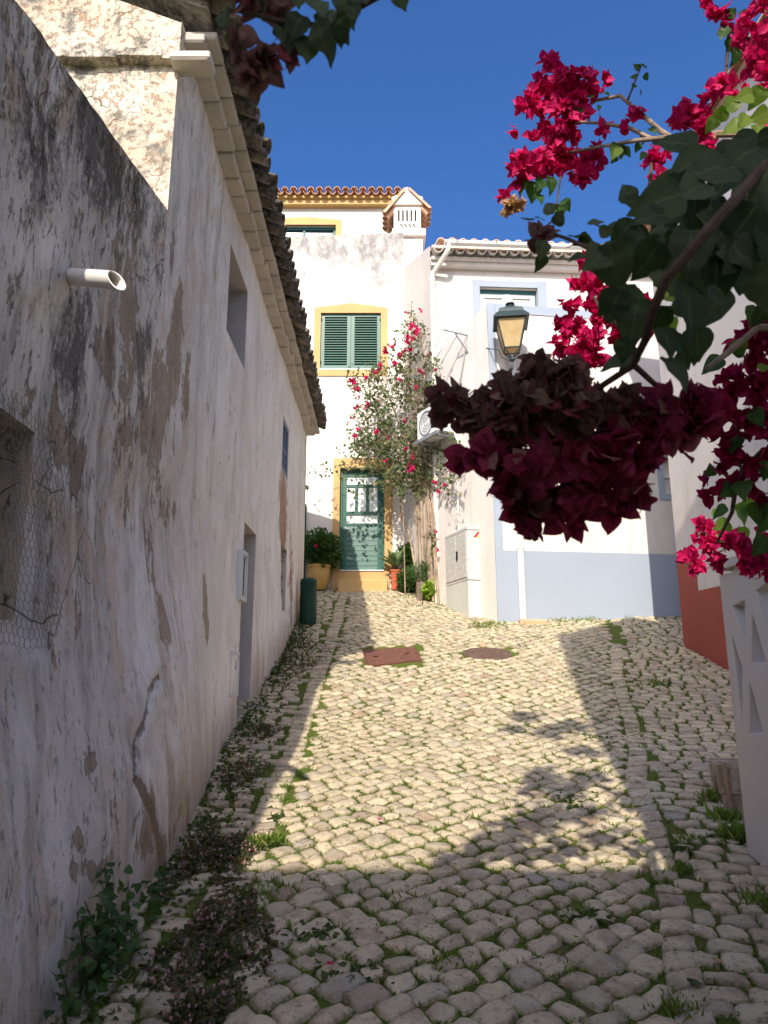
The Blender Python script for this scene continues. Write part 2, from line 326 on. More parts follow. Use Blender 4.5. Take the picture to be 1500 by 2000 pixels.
def soil_mat():
    m = M('mossy_soil'); n = m.noise(5, 6, .7); k = m.noise(45, 5, .7)
    col = m.mx(m.mr(n, .36, .56), lin(112, 104, 68), lin(92, 110, 42)); col = m.mx(m.ma('MULTIPLY', m.mr(k, .45, .7), .6), col, lin(80, 76, 48))
    return m.pbr(col, .95, m.bump(k, .8, .02), spec=.1)
def leaf_mat(name, a, b, tr, tf=.35, rough=.5, dry=None):
    m = M(name); t = m.attr('tint'); n = m.noise(30, 4, .6); col = m.mx(t, a, b)
    col = m.mx(m.ma('MULTIPLY', m.mr(n, .45, .75), .5), col, tuple(x * .55 for x in a[:3]) + (1,))
    if dry: col = m.mx(m.mr(t, .86, .93), col, dry)
    e = m.attr('rib'); col = m.mx(m.ma('MULTIPLY', m.mr(e, .8, 1.0), .35), col, tuple(min(1, x * 2.2 + .02) for x in b[:3]) + (1,))
    return m.pbr(col, rough, m.bump(n, .25, .004), trans=tr, tfac=tf, spec=.22)
def plain(name, c, rough=.6, metal=0.0, spec=.3): return M(name).pbr(c, rough, None, metal, spec=spec)
def rust_mat(name, a, b):
    m = M(name); n = m.noise(14, 6, .7); v = m.vor(55, vec=m.sc(m.pos, (1, 1, 1))); return m.pbr(m.mx(m.mr(n, .35, .65), a, b), .8, m.bump(m.ma('ADD', n, v), .5, .006), .25)

MAT = dict(
    old=plaster_old('weathered_limewash'), gable=gable_plaster(),
    back=plaster_white('stained_whitewash', flake=0, base=(232, 224, 215), alt=(226, 217, 208), stain=.95, bumpk=.25),
    clean=plaster_white('clean_whitewash', flake=0, base=(220, 212, 204), alt=(213, 205, 197), stain=0, bumpk=.12),
    soffit=paint('dusty_white_soffit', lin(204, 194, 184), .1, .9, .6, 9, .35), reveal=paint('reveal_plaster', lin(196, 188, 184), .06, .9, .3, 5, .15),
    tile_old=tile_mat('lichened_tile', lin(190, 170, 152), lin(160, 146, 132), lin(122, 116, 108), .85),
    tile=tile_mat('clay_tile', lin(222, 178, 150), lin(204, 154, 124), lin(186, 168, 146), .35),
    tile_white=tile_mat('limed_tile', lin(238, 218, 202), lin(230, 200, 178), lin(214, 196, 178), .15),
    yellow=paint('ochre_yellow_trim', lin(204, 168, 114), .08, .8, .25, 7, .12, (.5, .36, .18)), bluegrey=paint('blue_grey_trim', lin(158, 167, 180), .04, .75, .12, 3, .06),
    red=paint('brick_red_dado', lin(172, 84, 68), .08, .75, .2, 5, .1, (.16, .06, .05)), green=paint('green_gloss_paint', lin(20, 86, 70), .08, .42, .06, 4, .12, (.03, .09, .08), .5),
    dgreen=paint('dark_green_plastic', lin(26, 66, 52), .1, .5, .1, 5, .15, (.05, .07, .06)), blackgreen=paint('lantern_iron', lin(52, 66, 66), .1, .5, .1, 9, .1, (.05, .06, .06), .4),
    whitepaint=paint('white_joinery', lin(226, 226, 222), .03, .5, .05, 5, .04), pvc=paint('white_pvc', lin(238, 232, 226), .03, .38, .03, 8, .12, (.45, .4, .36), .5),
    cream=paint('cream_pipe', lin(236, 226, 212), .05, .55, .1, 8, .2, (.5, .32, .18)), palewin=paint('pale_frame', lin(206, 208, 210), .05, .6, .1, 9, .1), bluewin=paint('faded_blue_frame', lin(120, 138, 158), .1, .6, .1, 9, .2),
    teal=paint('teal_joinery', lin(56, 108, 112), .06, .5, .1, 9, .1), metal=plain('galvanised_steel', lin(150, 152, 156), .45, .6), wire=plain('grey_wire', lin(128, 122, 114), .6, .5),
    dark=plain('dark_interior', lin(30, 28, 28), .8), door_grey=paint('old_grey_door', lin(140, 130, 130), .08, .8, .3, 6, .2),
    terracotta=paint('terracotta', lin(190, 96, 66), .1, .8, .3, 8, .2, (.4, .25, .18)), potyellow=paint('glazed_yellow_pot', lin(206, 166, 96), .1, .6, .2, 6, .25, (.2, .14, .08)),
    wood=tile_mat('grey_wood', lin(150, 132, 116), lin(120, 104, 92), lin(100, 92, 84), .4), blueplastic=paint('blue_plastic', lin(70, 110, 140), .05, .5, .05, 6, .1),
    rust=rust_mat('rusty_iron', lin(128, 86, 72), lin(104, 70, 60)), rust2=rust_mat('brown_cast_iron', lin(120, 96, 84), lin(98, 80, 72)), concrete=paint('pale_concrete', lin(206, 206, 196), .05, .85, .2, 6, .12),
    stone=stone_mat(), soil=soil_mat(), rubble=tile_mat('rubble_stone', lin(196, 176, 152), lin(170, 148, 126), lin(132, 120, 104), .5),
    bark=tile_mat('brown_bark', lin(116, 92, 76), lin(86, 70, 58), lin(70, 62, 54), .4), palebark=tile_mat('pale_bark', lin(186, 164, 140), lin(152, 128, 108), lin(130, 116, 100), .4),
    leaf_dark=leaf_mat('bougainvillea_leaf', lin(50, 64, 42), lin(92, 102, 72), lin(84, 116, 40), .22, .66), leaf_lit=leaf_mat('sunlit_leaf', lin(84, 108, 48), lin(122, 140, 66), lin(150, 200, 40), .4, .45),  # same plant's leaf in two tones: shade and sunlight put into the colour
    leaf_vine=leaf_mat('vine_leaf', lin(66, 84, 50), lin(108, 116, 78), lin(110, 136, 56), .3, .55, lin(140, 118, 86)), leaf_bush=leaf_mat('bush_leaf', lin(44, 74, 36), lin(76, 104, 52), lin(90, 140, 40), .25),
    leaf_agave=leaf_mat('agave_leaf', lin(96, 122, 82), lin(132, 150, 104), lin(110, 150, 60), .1, .45), leaf_lime=leaf_mat('lime_leaf', lin(120, 150, 50), lin(160, 184, 80), lin(170, 210, 60), .35),
    weed=leaf_mat('weed_leaf', lin(54, 72, 36), lin(84, 98, 50), lin(100, 140, 40), .25), ivy=leaf_mat('ivy_leaf', lin(54, 80, 46), lin(84, 110, 64), lin(80, 130, 40), .25),
    knot=leaf_mat('knotweed_leaf', lin(66, 76, 46), lin(104, 96, 66), lin(110, 120, 50), .25, .6, lin(140, 92, 82)),
    grass=leaf_mat('grass_blade', lin(74, 100, 40), lin(126, 144, 64), lin(130, 170, 54), .35, .6, lin(166, 150, 90)),
    bract=leaf_mat('pink_bract', lin(196, 14, 90), lin(224, 42, 116), lin(220, 18, 96), .36, .6), bract_shaded=leaf_mat('shaded_pink_bract', lin(150, 16, 66), lin(186, 28, 88), lin(170, 12, 74), .3, .6),  # second one: darker copy of the pink bract, shade put into its colour
    bract_wine=leaf_mat('wine_bract', lin(134, 40, 70), lin(172, 66, 96), lin(160, 40, 76), .48, .7, lin(150, 116, 96)), bract_dry=leaf_mat('withered_bract', lin(112, 76, 72), lin(156, 126, 106), lin(140, 96, 84), .42, .8, lin(150, 60, 76)), bract_tan=leaf_mat('dried_tan_bract', lin(170, 130, 92), lin(204, 166, 120), lin(200, 150, 90), .3, .75),
)
def glass_mat(name, c, rough=.08):
    m = M(name); return m.pbr(c, rough, None, spec=.6)
MAT['pane'] = glass_mat('dark_glass', lin(58, 66, 74)); MAT['frost'] = paint('frosted_pane', lin(222, 228, 224), .04, .25, .02, 3, .04, (.6, .6, .6), .5)
MAT['curtain'] = paint('net_curtain', lin(216, 212, 206), .08, .8, .1, 12, .1)
_m = M('amber_lantern_glass'); MAT['amber'] = _m.pbr(_m.mx(_m.mr(_m.noise(5, 3), .35, .7), lin(224, 198, 148), lin(206, 178, 126)), .3, None, trans=lin(240, 208, 150), tfac=.4, spec=.5)

# ------------------------------------------------------------------ street
def ground_sheet():
    xs = np.concatenate([np.linspace(-60, -4, 12), np.linspace(-3, 8, 111), np.linspace(9, 60, 12)]); ys = np.concatenate([np.linspace(-50, -5, 12), np.linspace(-4, 18, 221), np.linspace(19, 80, 16)])
    Xg, Yg = np.meshgrid(xs, ys, indexing='ij'); Z = zg(Xg, Yg) - .010 + .008 * fbm(Xg * 7, Yg * 7, 3, .5, 5); ny = len(ys)
    V = np.stack([Xg, Yg, Z], -1).reshape(-1, 3); i, j = np.meshgrid(np.arange(len(xs) - 1), np.arange(ny - 1), indexing='ij'); a = (i * ny + j).ravel()
    tag(mesh_obj('ground', V, np.stack([a, a + ny, a + ny + 1, a + 1], -1), MAT['soil'], None, True), kind='structure')
ground_sheet()
XL = lambda y: -.74 + 0 * y
XR = lambda y: 1.15 + .28 * (y - 3.1)
man_rect = [G(*q) for q in ((716, 1302), (823, 1291), (812, 1265), (707, 1271))]
man_c = G(952, 1278)
def in_cover(x, y):
    c = np.mean(man_rect, 0)
    h = np.abs(np.array(man_rect) - c).max(0); return (abs(x - c[0]) < h[0] + .02 and abs(y - c[1]) < h[1] + .02) or math.hypot(x - man_c[0], y - man_c[1]) < .335
CELLS = []
def rows(org, ang, w, h, na, nb, keep, jit=.02):
    ca, sa = math.cos(ang), math.sin(ang)
    for b in range(-nb, nb):
        a = -na * w + random.uniform(0, w); bb0 = b * h; hh = h
        while a < na * w:
            L = w * random.choice((.72, .85, .95, 1.0, 1.05, 1.15, 1.32)); pts = []
            for (pa, pb) in ((a, bb0), (a + L, bb0), (a + L, bb0 + hh), (a, bb0 + hh)):
                pa += random.uniform(-jit, jit); pb += random.uniform(-jit, jit); pts.append((org[0] + pa * ca - pb * sa, org[1] + pa * sa + pb * ca))
            a += L; cx = sum(p[0] for p in pts) / 4; cy = sum(p[1] for p in pts) / 4
            if keep(cx, cy) and not in_cover(cx, cy): CELLS.append(pts)
inY = lambda y: 1.6 < y < 15.2
rows((.5, 8), R(38), .134, .116, 90, 98, lambda x, y: inY(y) and XL(y) + .115 < x < XR(y) - .075 and x < 5.6)
rows((1.5, 6), math.atan2(1, .28) - 1.57, .15, .115, 62, 72, lambda x, y: inY(y) and XR(y) + .085 < x < 6.5)
rows((-1.2, 8), 0, .155, .12, 20, 60, lambda x, y: inY(y) and -2.3 < x < XL(y) - .105)
for k in range(104):                                      # the two edging lines of single setts
    y = 1.6 + k * .13
    CELLS.append([(XL(y) - .1 + random.uniform(-.012, .012), y), (XL(y) + .1 + random.uniform(-.012, .012), y), (XL(y) + .1, y + .13), (XL(y) - .1, y + .13)])
    if y < 10: CELLS.append([(XR(y) - .09, y), (XR(y) + .09, y + .02 + random.uniform(-.01, .01)), (XR(y + .13) + .09, y + .15), (XR(y + .13) - .09, y + .13)])
def stones():
    C = np.array(CELLS); n = len(C); ctr = C.mean(1)
    wv = np.stack([fbm(C[..., 0] * .7, C[..., 1] * .7, 2, .5, 8), fbm(C[..., 0] * .7, C[..., 1] * .7, 2, .5, 9)], -1) * .07; C = C + wv; ctr = C.mean(1)
    K = 9; t = np.array([-1, -.965, -.89, -.48, 0, .48, .89, .965, 1]); u, v = np.meshgrid(t, t, indexing='ij'); u = u.ravel(); v = v.ravel()
    
    uu = u * np.sqrt(1 - .07 * v ** 10); vv = v * np.sqrt(1 - .07 * u ** 10)       # rounded corners
    gap = rng.uniform(.87, .97, (n, 1)); gap2 = rng.uniform(.86, .97, (n, 1)); a = uu[None] * gap; b = vv[None] * gap2
    w4 = [(1 - a) * (1 - b) / 4, (1 + a) * (1 - b) / 4, (1 + a) * (1 + b) / 4, (1 - a) * (1 + b) / 4]
    P = sum(w4[k][..., None] * C[:, k, None, :] for k in range(4))
    rad = (np.abs(u) ** 14 + np.abs(v) ** 14) ** (1 / 14)
    P = P + .012 * np.stack([fbm(P[..., 0] * 13, P[..., 1] * 13, 2, .5, 11), fbm(P[..., 0] * 13, P[..., 1] * 13, 2, .5, 12)], -1) * np.clip(rad, 0, 1)[None, :, None]
    edge = sst(.91, 1.01, rad)
    hgt = rng.uniform(.0, .009, (n, 1)) + .002 * (1 - np.clip(rad, 0, 1.1)[None] ** 3) - .034 * edge[None]
    tx = rng.normal(0, .05, (n, 1)); ty = rng.normal(0, .05, (n, 1))
    hgt = hgt + tx * (P[..., 0] - ctr[:, None, 0]) + ty * (P[..., 1] - ctr[:, None, 1]) + .009 * fbm(P[..., 0] * 19, P[..., 1] * 19, 3, .6, 6)
    Z = zg(P[..., 0], P[..., 1]) + hgt
    V = np.concatenate([P, Z[..., None]], -1).reshape(-1, 3)
    i, j = np.meshgrid(np.arange(K - 1), np.arange(K - 1), indexing='ij'); q = (i * K + j).ravel(); f0 = np.stack([q, q + K, q + K + 1, q + 1], -1)
    F = (f0[None] + (np.arange(n) * K * K)[:, None, None]).reshape(-1, 4)
    tint = np.repeat(rng.random(n), K * K); ed = np.tile(np.clip(rad, 0, 1.2), n)
    tag(mesh_obj('cobbled_street', V, F, MAT['stone'], None, True, {'tint': tint, 'edge': ed}), kind='structure')
    return C
CJ = stones()

# ------------------------------------------------------------------ leaves, petals, blades
def leaf_tpl(prof, fold=.25, curl=.25, wav=0.0):
    """prof: (t, halfwidth); unit length along +Y, up +Z"""
    V = []; rib = []
    for k, (t, h) in enumerate(prof):
        z = -curl * t * t + wav * math.sin(k * 2.1)
        V += [(-h, t - h * .12, z + fold * h), (-h * .5, t, z + fold * h * .35), (0, t, z), (h * .5, t, z + fold * h * .35), (h, t - h * .12, z + fold * h)]; rib += [0, 0, 1, 0, 0]
    F = []
    for k in range(len(prof) - 1):
        for c in range(4): F.append((k * 5 + c, k * 5 + c + 1, k * 5 + 6 + c, k * 5 + 5 + c))
    return np.array(V), np.array(F), np.array(rib, float)
T_HEART = leaf_tpl([(0, .02), (.02, .2), (.09, .33), (.2, .41), (.34, .43), (.5, .385), (.65, .29), (.78, .185), (.9, .08), (1, .004)], .17, .3, .028)
T_BROAD = leaf_tpl([(0, .03), (.08, .2), (.2, .36), (.36, .44), (.52, .43), (.68, .35), (.82, .22), (.93, .09), (1, .01)], .14, .3, .035)
T_SMALL = leaf_tpl([(0, .02), (.2, .3), (.5, .36), (.8, .17), (1, .01)], .3, .25)
T_BRACT = leaf_tpl([(0, .05), (.2, .27), (.45, .37), (.68, .3), (.86, .14), (1, .005)], .28, .32, .03)
T_TINY = leaf_tpl([(0, .12), (.5, .26), (1, .02)], .2, .2)
T_NARROW = leaf_tpl([(0, .05), (.3, .1), (.7, .08), (1, .005)], .3, .3)
T_AGAVE = leaf_tpl([(0, .1), (.3, .15), (.6, .16), (.85, .09), (1, .005)], .5, -.12)
def frames(d, up):
    d = d / np.linalg.norm(d, axis=1, keepdims=True); s = np.cross(d, up); l = np.linalg.norm(s, axis=1, keepdims=True); s = np.where(l < 1e-4, np.array([[1., 0, 0]]), s / np.maximum(l, 1e-6))
    return np.stack([s, d, np.cross(s, d)], -1)            # columns x,y,z
def scatter(tpl, pos, d, up, size):
    V0, F0, rib = tpl; n = len(pos); Mx = frames(d, up); size = np.asarray(size).reshape(-1, 1, 1)
    V = np.einsum('nij,kj->nki', Mx, V0) * size + pos[:, None, :]; F = F0[None] + (np.arange(n) * len(V0))[:, None, None]
    return V.reshape(-1, 3), F.reshape(-1, F0.shape[1]), np.tile(rib, n), np.repeat(rng.random(n), len(V0))
def rdir(n):
    v = rng.normal(size=(n, 3)); return v / np.linalg.norm(v, axis=1, keepdims=True)
class Leaves:
    def __init__(s): s.p = []; s.n = 0
    def add(s, tpl, pos, d, up, size):
        V, F, rb, t = scatter(tpl, np.asarray(pos, float), np.asarray(d, float), np.asarray(up, float), size); s.p.append((V, F + s.n, rb, t)); s.n += len(V)
    def build(s, name, mat, parent=None):
        V = np.concatenate([q[0] for q in s.p]); F = np.concatenate([q[1] for q in s.p])
        return mesh_obj(name, V, F, mat, parent, True, {'rib': np.concatenate([q[2] for q in s.p]), 'tint': np.concatenate([q[3] for q in s.p])})
def florets(lv, blobs, fs=.026, nb=9, dens=1.0, tpl=None):
    """blobs: (centre, radius): pompoms of pointed bracts round a lumpy surface"""
    for c, r in blobs:
        n = max(1, int(dens * 3.2 * (r / fs) ** 2)); o = rdir(n); rad = r * rng.uniform(.55, 1.0, (n, 1)) ** .5
        fc = np.asarray(c)[None] + o * (rad - fs * .6) * np.array([[1, 1, .95]])
        oo = np.repeat(o, nb, 0); tn = np.cross(oo, rdir(n * nb)); tn /= np.maximum(np.linalg.norm(tn, axis=1, keepdims=True), 1e-6)
        th = rng.uniform(.15, 1.5, (n * nb, 1)); d = oo * np.cos(th) + tn * np.sin(th); up = oo * np.sin(th) - tn * np.cos(th)
        lv.add(tpl or T_BRACT, np.repeat(fc, nb, 0) + rng.normal(0, fs * .15, (n * nb, 3)), d, up + rng.normal(0, .35, (n * nb, 3)), fs * rng.uniform(.75, 1.3, n * nb))
def blobs(lst, jd=.0):
    out = []
    for q in lst:
        d = q[3] + random.uniform(-jd, jd); out.append((U(q[0], q[1], d=d), q[2] * d / FPX))
    return out
# ------------------------------------------------------------------ shared builders
def plate(mb, o, dr, pts, n0, n1, m=0):
    """polygon in wall coordinates extruded from n0 to n1 (outward)"""
    L = math.hypot(*dr); d = (dr[0] / L, dr[1] / L); n = (d[1], -d[0]); k = len(pts)
    P = lambda u, z, q: (o[0] + d[0] * u + n[0] * q, o[1] + d[1] * u + n[1] * q, z)
    if sum(pts[i][0] * pts[(i + 1) % k][1] - pts[(i + 1) % k][0] * pts[i][1] for i in range(k)) < 0: pts = pts[::-1]
    v = [P(u, z, n1) for u, z in pts] + [P(u, z, n0) for u, z in pts]
    mb.add(v, [tuple(range(k)), tuple(range(2 * k - 1, k - 1, -1))] + [(i, k + i, k + (i + 1) % k, (i + 1) % k) for i in range(k)], m); return mb
def barrel(mb, tip, back, up, r, length, convex=True, m=0, taper=.85, th=.014, n=8):
    """half-round clay tile; tip = centre of its open lower end, back = unit vector up the slope"""
    b = Vector(back).normalized(); a = b.cross(Vector(up)).normalized(); u = a.cross(b).normalized()
    if not convex: u = -u
    rings = []
    for t, k in ((0, 1), (length, taper)):
        c = Vector(tip) + b * t
        for rr in (r * k, r * k - th): rings.append([tuple(c + a * (math.cos(math.pi * i / n) * rr) + u * (math.sin(math.pi * i / n) * rr)) for i in range(n + 1)])
    A, B, C, D = rings; v = A + B + C + D; q = n + 1; f = []
    for i in range(n):
        f += [(i, i + 1, 2 * q + i + 1, 2 * q + i), (q + i + 1, q + i, 3 * q + i, 3 * q + i + 1), (i + 1, i, q + i, q + i + 1), (2 * q + i, 2 * q + i + 1, 3 * q + i + 1, 3 * q + i)]
    f += [(0, 2 * q, 3 * q, q), (n, q + n, 3 * q + n, 2 * q + n)]
    return mb.add(v, f, m)
def eave(mb, p0, p1, back, spacing, r, rows, over, jit=.01, chan=True):
    p0, p1 = Vector(p0), Vector(p1); n = max(1, int((p1 - p0).length / spacing)); bk = Vector(back).normalized(); al = (p1 - p0).normalized(); up = al.cross(bk)
    if up.z < 0: up = -up
    for i in range(n):
        for k in range(rows):
            t = p0.lerp(p1, (i + .5) / n) + bk * (k * over) + up * (.012 * (k % 2)) + Vector([random.uniform(-jit, jit) for _ in range(3)])
            barrel(mb, t, bk + Vector([random.uniform(-jit, jit) * 1.5 for _ in range(3)]), up, r, over * 1.25, True)
            if chan:
                c = t + al * (spacing / 2) - up * (r * .25) - bk * random.uniform(.0, .03); barrel(mb, c, bk, up, r * .95, over * 1.25, False)
def frame_px(mb, o, dr, outer, inner, n0, n1, peak=0.0):
    """rectangular surround between two (u0,u1,z0,z1) boxes; peak lifts the middle of its top edge"""
    a, b, c, d = outer; e, f, g, h = inner
    plate(mb, o, dr, [(a, h), (e, h), (f, h), (b, h), (b, d), ((a + b) / 2, d + peak), (a, d)], n0, n1)
    plate(mb, o, dr, [(a, c), (e, c), (e, h), (a, h)], n0, n1); plate(mb, o, dr, [(f, c), (b, c), (b, h), (f, h)], n0, n1)
    if g > c + 1e-4: plate(mb, o, dr, [(e, c), (f, c), (f, g), (e, g)], n0, n1)

# ------------------------------------------------------------------ left: yard wall and old house
X0 = -1.36; LO = (X0, 0.0); LD = (0.0, 1.0)
def batter(u): return np.interp(u, [0, 4.4, 5.3, 6.3, 8, 9.8, 12], [.24, .235, .16, .03, .03, .07, .0])
def ldisp(u, z): return batter(u) * (1 - sst(0, 2.0, z - zg(X0, u))) + .028 * fbm(u * .75, z * .6, 3, .5, 21) * (1 - sst(4.5, 4.1, u) * sst(2.5, 2.85, z)) + .010 * fbm(u * 3.1, z * 2.2, 3, .55, 22) * (1 - sst(4.3, 4.1, u) * sst(2.5, 2.85, z))
def patches(lst, X=X0):
    P = []
    for (px, py, rx, ry, k) in lst:
        c = U(px, py, X=X); a = U(px + rx, py, X=X); b = U(px, py - ry, X=X); P.append((c[1], c[2], abs(a[1] - c[1]), abs(b[2] - c[2]), k))
    def f(u, z):
        t = np.zeros_like(np.asarray(u, float)); wu = u + .05 * fbm(u * 4, z * 4, 2, .5, 31); wz = z + .07 * fbm(u * 4, z * 4, 2, .5, 32)
        for (y, zz, a, b, k) in P: t = t + k * np.exp(-(((wu - y) / a) ** 2 + ((wz - zz) / b) ** 2) ** 1.5)
        return t
    return f
yw_top = lambda u: 2.9 + .237 * (np.asarray(u, float) - 4.13) + .012 * fbm(np.asarray(u, float) * 2.3, 0 * np.asarray(u, float), 3, .6, 40)
pt_old = patches([(200, 690, 28, 70, .4), (110, 850, 26, 70, .4), (150, 920, 22, 60, .35), (20, 560, 18, 90, .4), (60, 760, 22, 60, .3), (240, 900, 30, 90, .2), (250, 1000, 14, 50, .3), (90, 1080, 16, 40, .3), (170, 1300, 12, 60, .3), (260, 600, 16, 60, .3), (220, 480, 20, 50, .25), (130, 1190, 14, 70, .35), (60, 1700, 50, 25, .35), (180, 1620, 22, 60, .3), (280, 1220, 14, 70, .5), (30, 1950, 40, 60, .3), (300, 820, 25, 70, .25), (330, 1580, 18, 22, .6), (352, 1630, 9, 40, .7), (385, 1690, 5, 40, .7), (375, 1640, 5, 30, .6), (215, 1690, 10, 50, .4), (60, 1640, 18, 24, .5), (100, 1500, 10, 40, .4), (60, 1300, 10, 30, .4)])
li_old = patches([(60, 300, 60, 160, .35), (200, 330, 50, 120, .25), (150, 650, 45, 130, .4), (280, 700, 20, 110, .4), (240, 860, 30, 120, .35), (120, 760, 60, 120, .25)])
yard = thing('yard_wall', 'weathered old yard wall at left with sloping top, black lichen and a netted opening', 'wall', (X0, 1.5, zg(X0, 1.5)))
CRK = [U(a, b, X=X0)[1:] for a, b in ((318, 1210), (300, 1265), (268, 1310), (236, 1350), (215, 1400), (190, 1450), (178, 1520), (196, 1580), (214, 1650), (220, 1710))]
def crack(u, z):
    t = np.full_like(np.asarray(u, float), 9.0); wu = u + .025 * fbm(u * 9, z * 9, 3, .6, 33); wz = z + .02 * fbm(u * 9, z * 9, 3, .6, 34)
    for (a, b), (c, d) in zip(CRK[:-1], CRK[1:]):
        k = np.clip(((wu - a) * (c - a) + (wz - b) * (d - b)) / ((c - a) ** 2 + (d - b) ** 2), 0, 1); t = np.minimum(t, np.hypot(wu - a - k * (c - a), wz - b - k * (d - b)))
    return t
def ydisp(u, z): t = crack(u, z); return ldisp(u, z) + .018 * np.exp(-((t - .06) / .09) ** 2) - .028 * np.exp(-(t / .022) ** 2)
HOLE = (1.9, 2.74, .22, .95, .28)
wallmesh('wall_face', MAT['old'], yard, LO, LD, -2.5, 4.10, -2.4, yw_top, [HOLE], ydisp, .022, attrs={
    'clean': lambda u, z: np.clip(.45 * sst(3.3, 4.2, u) + .3 * sst(1.2, .2, z), 0, 1),
    'peel': lambda u, z: .20 + .40 * fbm(u * 1.5, z * .8, 4, .55, 1) + pt_old(u, z) + .12 * sst(.3, 2, z) + .7 * np.exp(-(crack(u, z) / .022) ** 2),
    'lichen': lambda u, z: .10 * sst(-.1, .9, z) + .36 * sst(-1.2, .05, z - yw_top(u)) + .35 * fbm(u * 1.3, z * .5, 3, .5, 2) + li_old(u, z),
    'ochre': lambda u, z: .6 * sst(.75, .0, z - zg(X0, u)) + .25 * fbm(u * 1.1, z * 1.1, 3, .5, 3)})
mb = MB()
_us = np.linspace(-2.5, 4.10, 120); _t = yw_top(_us); _d = ldisp(_us, _t)
for i in range(119):
    a, b = _us[i], _us[i + 1]
    mb.add([(X0 + _d[i] - .003, a, _t[i]), (X0 + _d[i + 1] - .003, b, _t[i + 1]), (X0 - .33, b, _t[i + 1] + .03), (X0 - .33, a, _t[i] + .03)], [(3, 2, 1, 0)])
    mb.add([(X0 - .33, a, -2.4), (X0 - .33, b, -2.4), (X0 - .33, b, _t[i + 1] + .03), (X0 - .33, a, _t[i] + .03)], [(0, 1, 2, 3)])
mesh_obj('coping', mb.v, mb.f, MAT['old'], yard, True, {'peel': [.3] * len(mb.v), 'lichen': [.55] * len(mb.v), 'ochre': [0] * len(mb.v), 'clean': [0] * len(mb.v)})
MB().box((X0 - .3, 1.85, .15), (X0 - .27, 2.8, 1.0)).build('dark_backing', MAT['dark'], yard)  # dark panel closing the back of the netted opening
def hexnet(y0, y1, z0, z1, s):
    mb = MB(); h = s * math.sqrt(3) / 2; r = 0; z = z0
    off = lambda y, z: X0 + .03 + .03 * fbm(np.array(y * 3.0), np.array(z * 3.0), 2, .5, 50) + .02 * sst(.45, .2, np.array(z)) * 3
    P = lambda y, z: (float(off(y, z)), y + .006 * math.sin(z * 31 + y * 17), z + .006 * math.sin(y * 23))
    while z < z1:
        y = y0 + (r % 2) * h
        while y < y1:
            if 1.0 - .1 * math.sin(z * 9) > 0 and y + .04 * math.sin(14 * z) < y1 - .05:
                a = P(y, z); b = P(y + h, z + s * .5); c = P(y + h, z + s * 1.5); d = P(y + 2 * h, z)
                for p, q in ((a, b), (b, c), (b, d)): mb.tube([p, q], .0011, 3)
            y += 2 * h
        z += s * 1.5; r += 1
    return mb
hexnet(2.1, 2.98, .12, 1.0, .022).build('wire_netting', MAT['wire'], yard)
# white drain spout
a = U(138, 540, X=X0); c = U(242, 556, X=X0 + .02)
e = np.array([X0 + .0, a[1], a[2]]); q = U(228, 548, X=-1.02)
sp = thing('drain_spout', 'white plastic drain pipe sticking out of the weathered wall, cut at a slant', 'pipe', tuple(e))
mb = MB(); d = Vector(q) - Vector(e); d.normalize(); e0 = Vector(e) - d * .06; s1 = d.orthogonal().normalized(); s2 = d.cross(s1); LN = (Vector(q) - Vector(e)).length
upv = Vector((0, 0, 1)); upv = (upv - d * upv.dot(d)).normalized(); sd = d.cross(upv); rings = []
for (t, r) in ((0, .036), (1, .036), (1, .032), (.3, .032)):
    ring = []
    for i in range(20):
        an = 2 * math.pi * i / 20; l = (LN + .06 - .055 * math.sin(an)) if t == 1 else t * .2
        ring.append(tuple(e0 + d * l + (sd * math.cos(an) + upv * math.sin(an)) * r))
    rings.append(ring)
mb.loft(rings, cap=False); mb.build('pipe', MAT['pvc'], sp, True)

oh = thing('old_house', 'old two-storey whitewashed house at left with lichened tile eaves and peeling plaster', 'house', (X0, 8, zg(X0, 8)))
W1 = (5.86, 6.7, 2.97, 3.8, .34); DR = (7.05, 7.72, -.9, 1.53, .3); W2 = (9.45, 10.05, 2.78, 3.52, .05); HL = (9.62, 10.2, .95, 1.8, .12)
pt_h = patches([(386, 1200, 5, 85, .8), (384, 1160, 5, 50, .4), (292, 1215, 9, 70, .6), (405, 790, 10, 60, .3), (345, 650, 12, 140, .55), (365, 780, 10, 90, .4), (300, 780, 30, 110, .45), (552, 1000, 9, 110, .7), (565, 1110, 6, 120, .6), (395, 690, 8, 60, .25), (465, 1390, 8, 30, .4), (400, 1380, 6, 30, .3), (336, 480, 5, 60, .5), (330, 1000, 20, 60, .25), (275, 1080, 20, 60, .2)])
li_h = patches([(555, 1010, 14, 130, 1.0), (556, 1120, 14, 90, 1.0)])
wallmesh('street_wall', MAT['old'], oh, LO, LD, 4.10, 12.4, -1.6, 4.35, [W1, DR, W2, HL], ldisp, .035, jmat=MAT['reveal'], attrs={
    'clean': lambda u, z: np.clip(.45 + .55 * sst(4.2, 6.2, u - .25 * z + .5 * fbm(u * .8, z * .8, 2, .5, 17)), 0, 1),
    'lichen': lambda u, z: .42 * sst(5.3, 4.1, u + .3 * fbm(u * 1.5, z * .6, 3, .5, 18)) * sst(-.3, .8, z) * sst(3.6, 2.6, z) + .3 * sst(3.95, 4.3, z) - .1,
    'peel': lambda u, z: .06 + .24 * fbm(u * 1.7, z * .7, 4, .55, 11) + pt_h(u, z) + .22 * sst(5.2, 4.2, u) + .2 * sst(.5, .0, z - zg(X0, u)),
    'brick': lambda u, z: np.clip(li_h(u, z), 0, 1),
    'ochre': lambda u, z: .62 * sst(.9, .0, z - zg(X0, u)) + .3 * fbm(u * 1.2, z * 1.0, 3, .5, 13) + .35 * sst(10.4, 12.4, u) * sst(1.6, .3, z - zg(X0, u))})
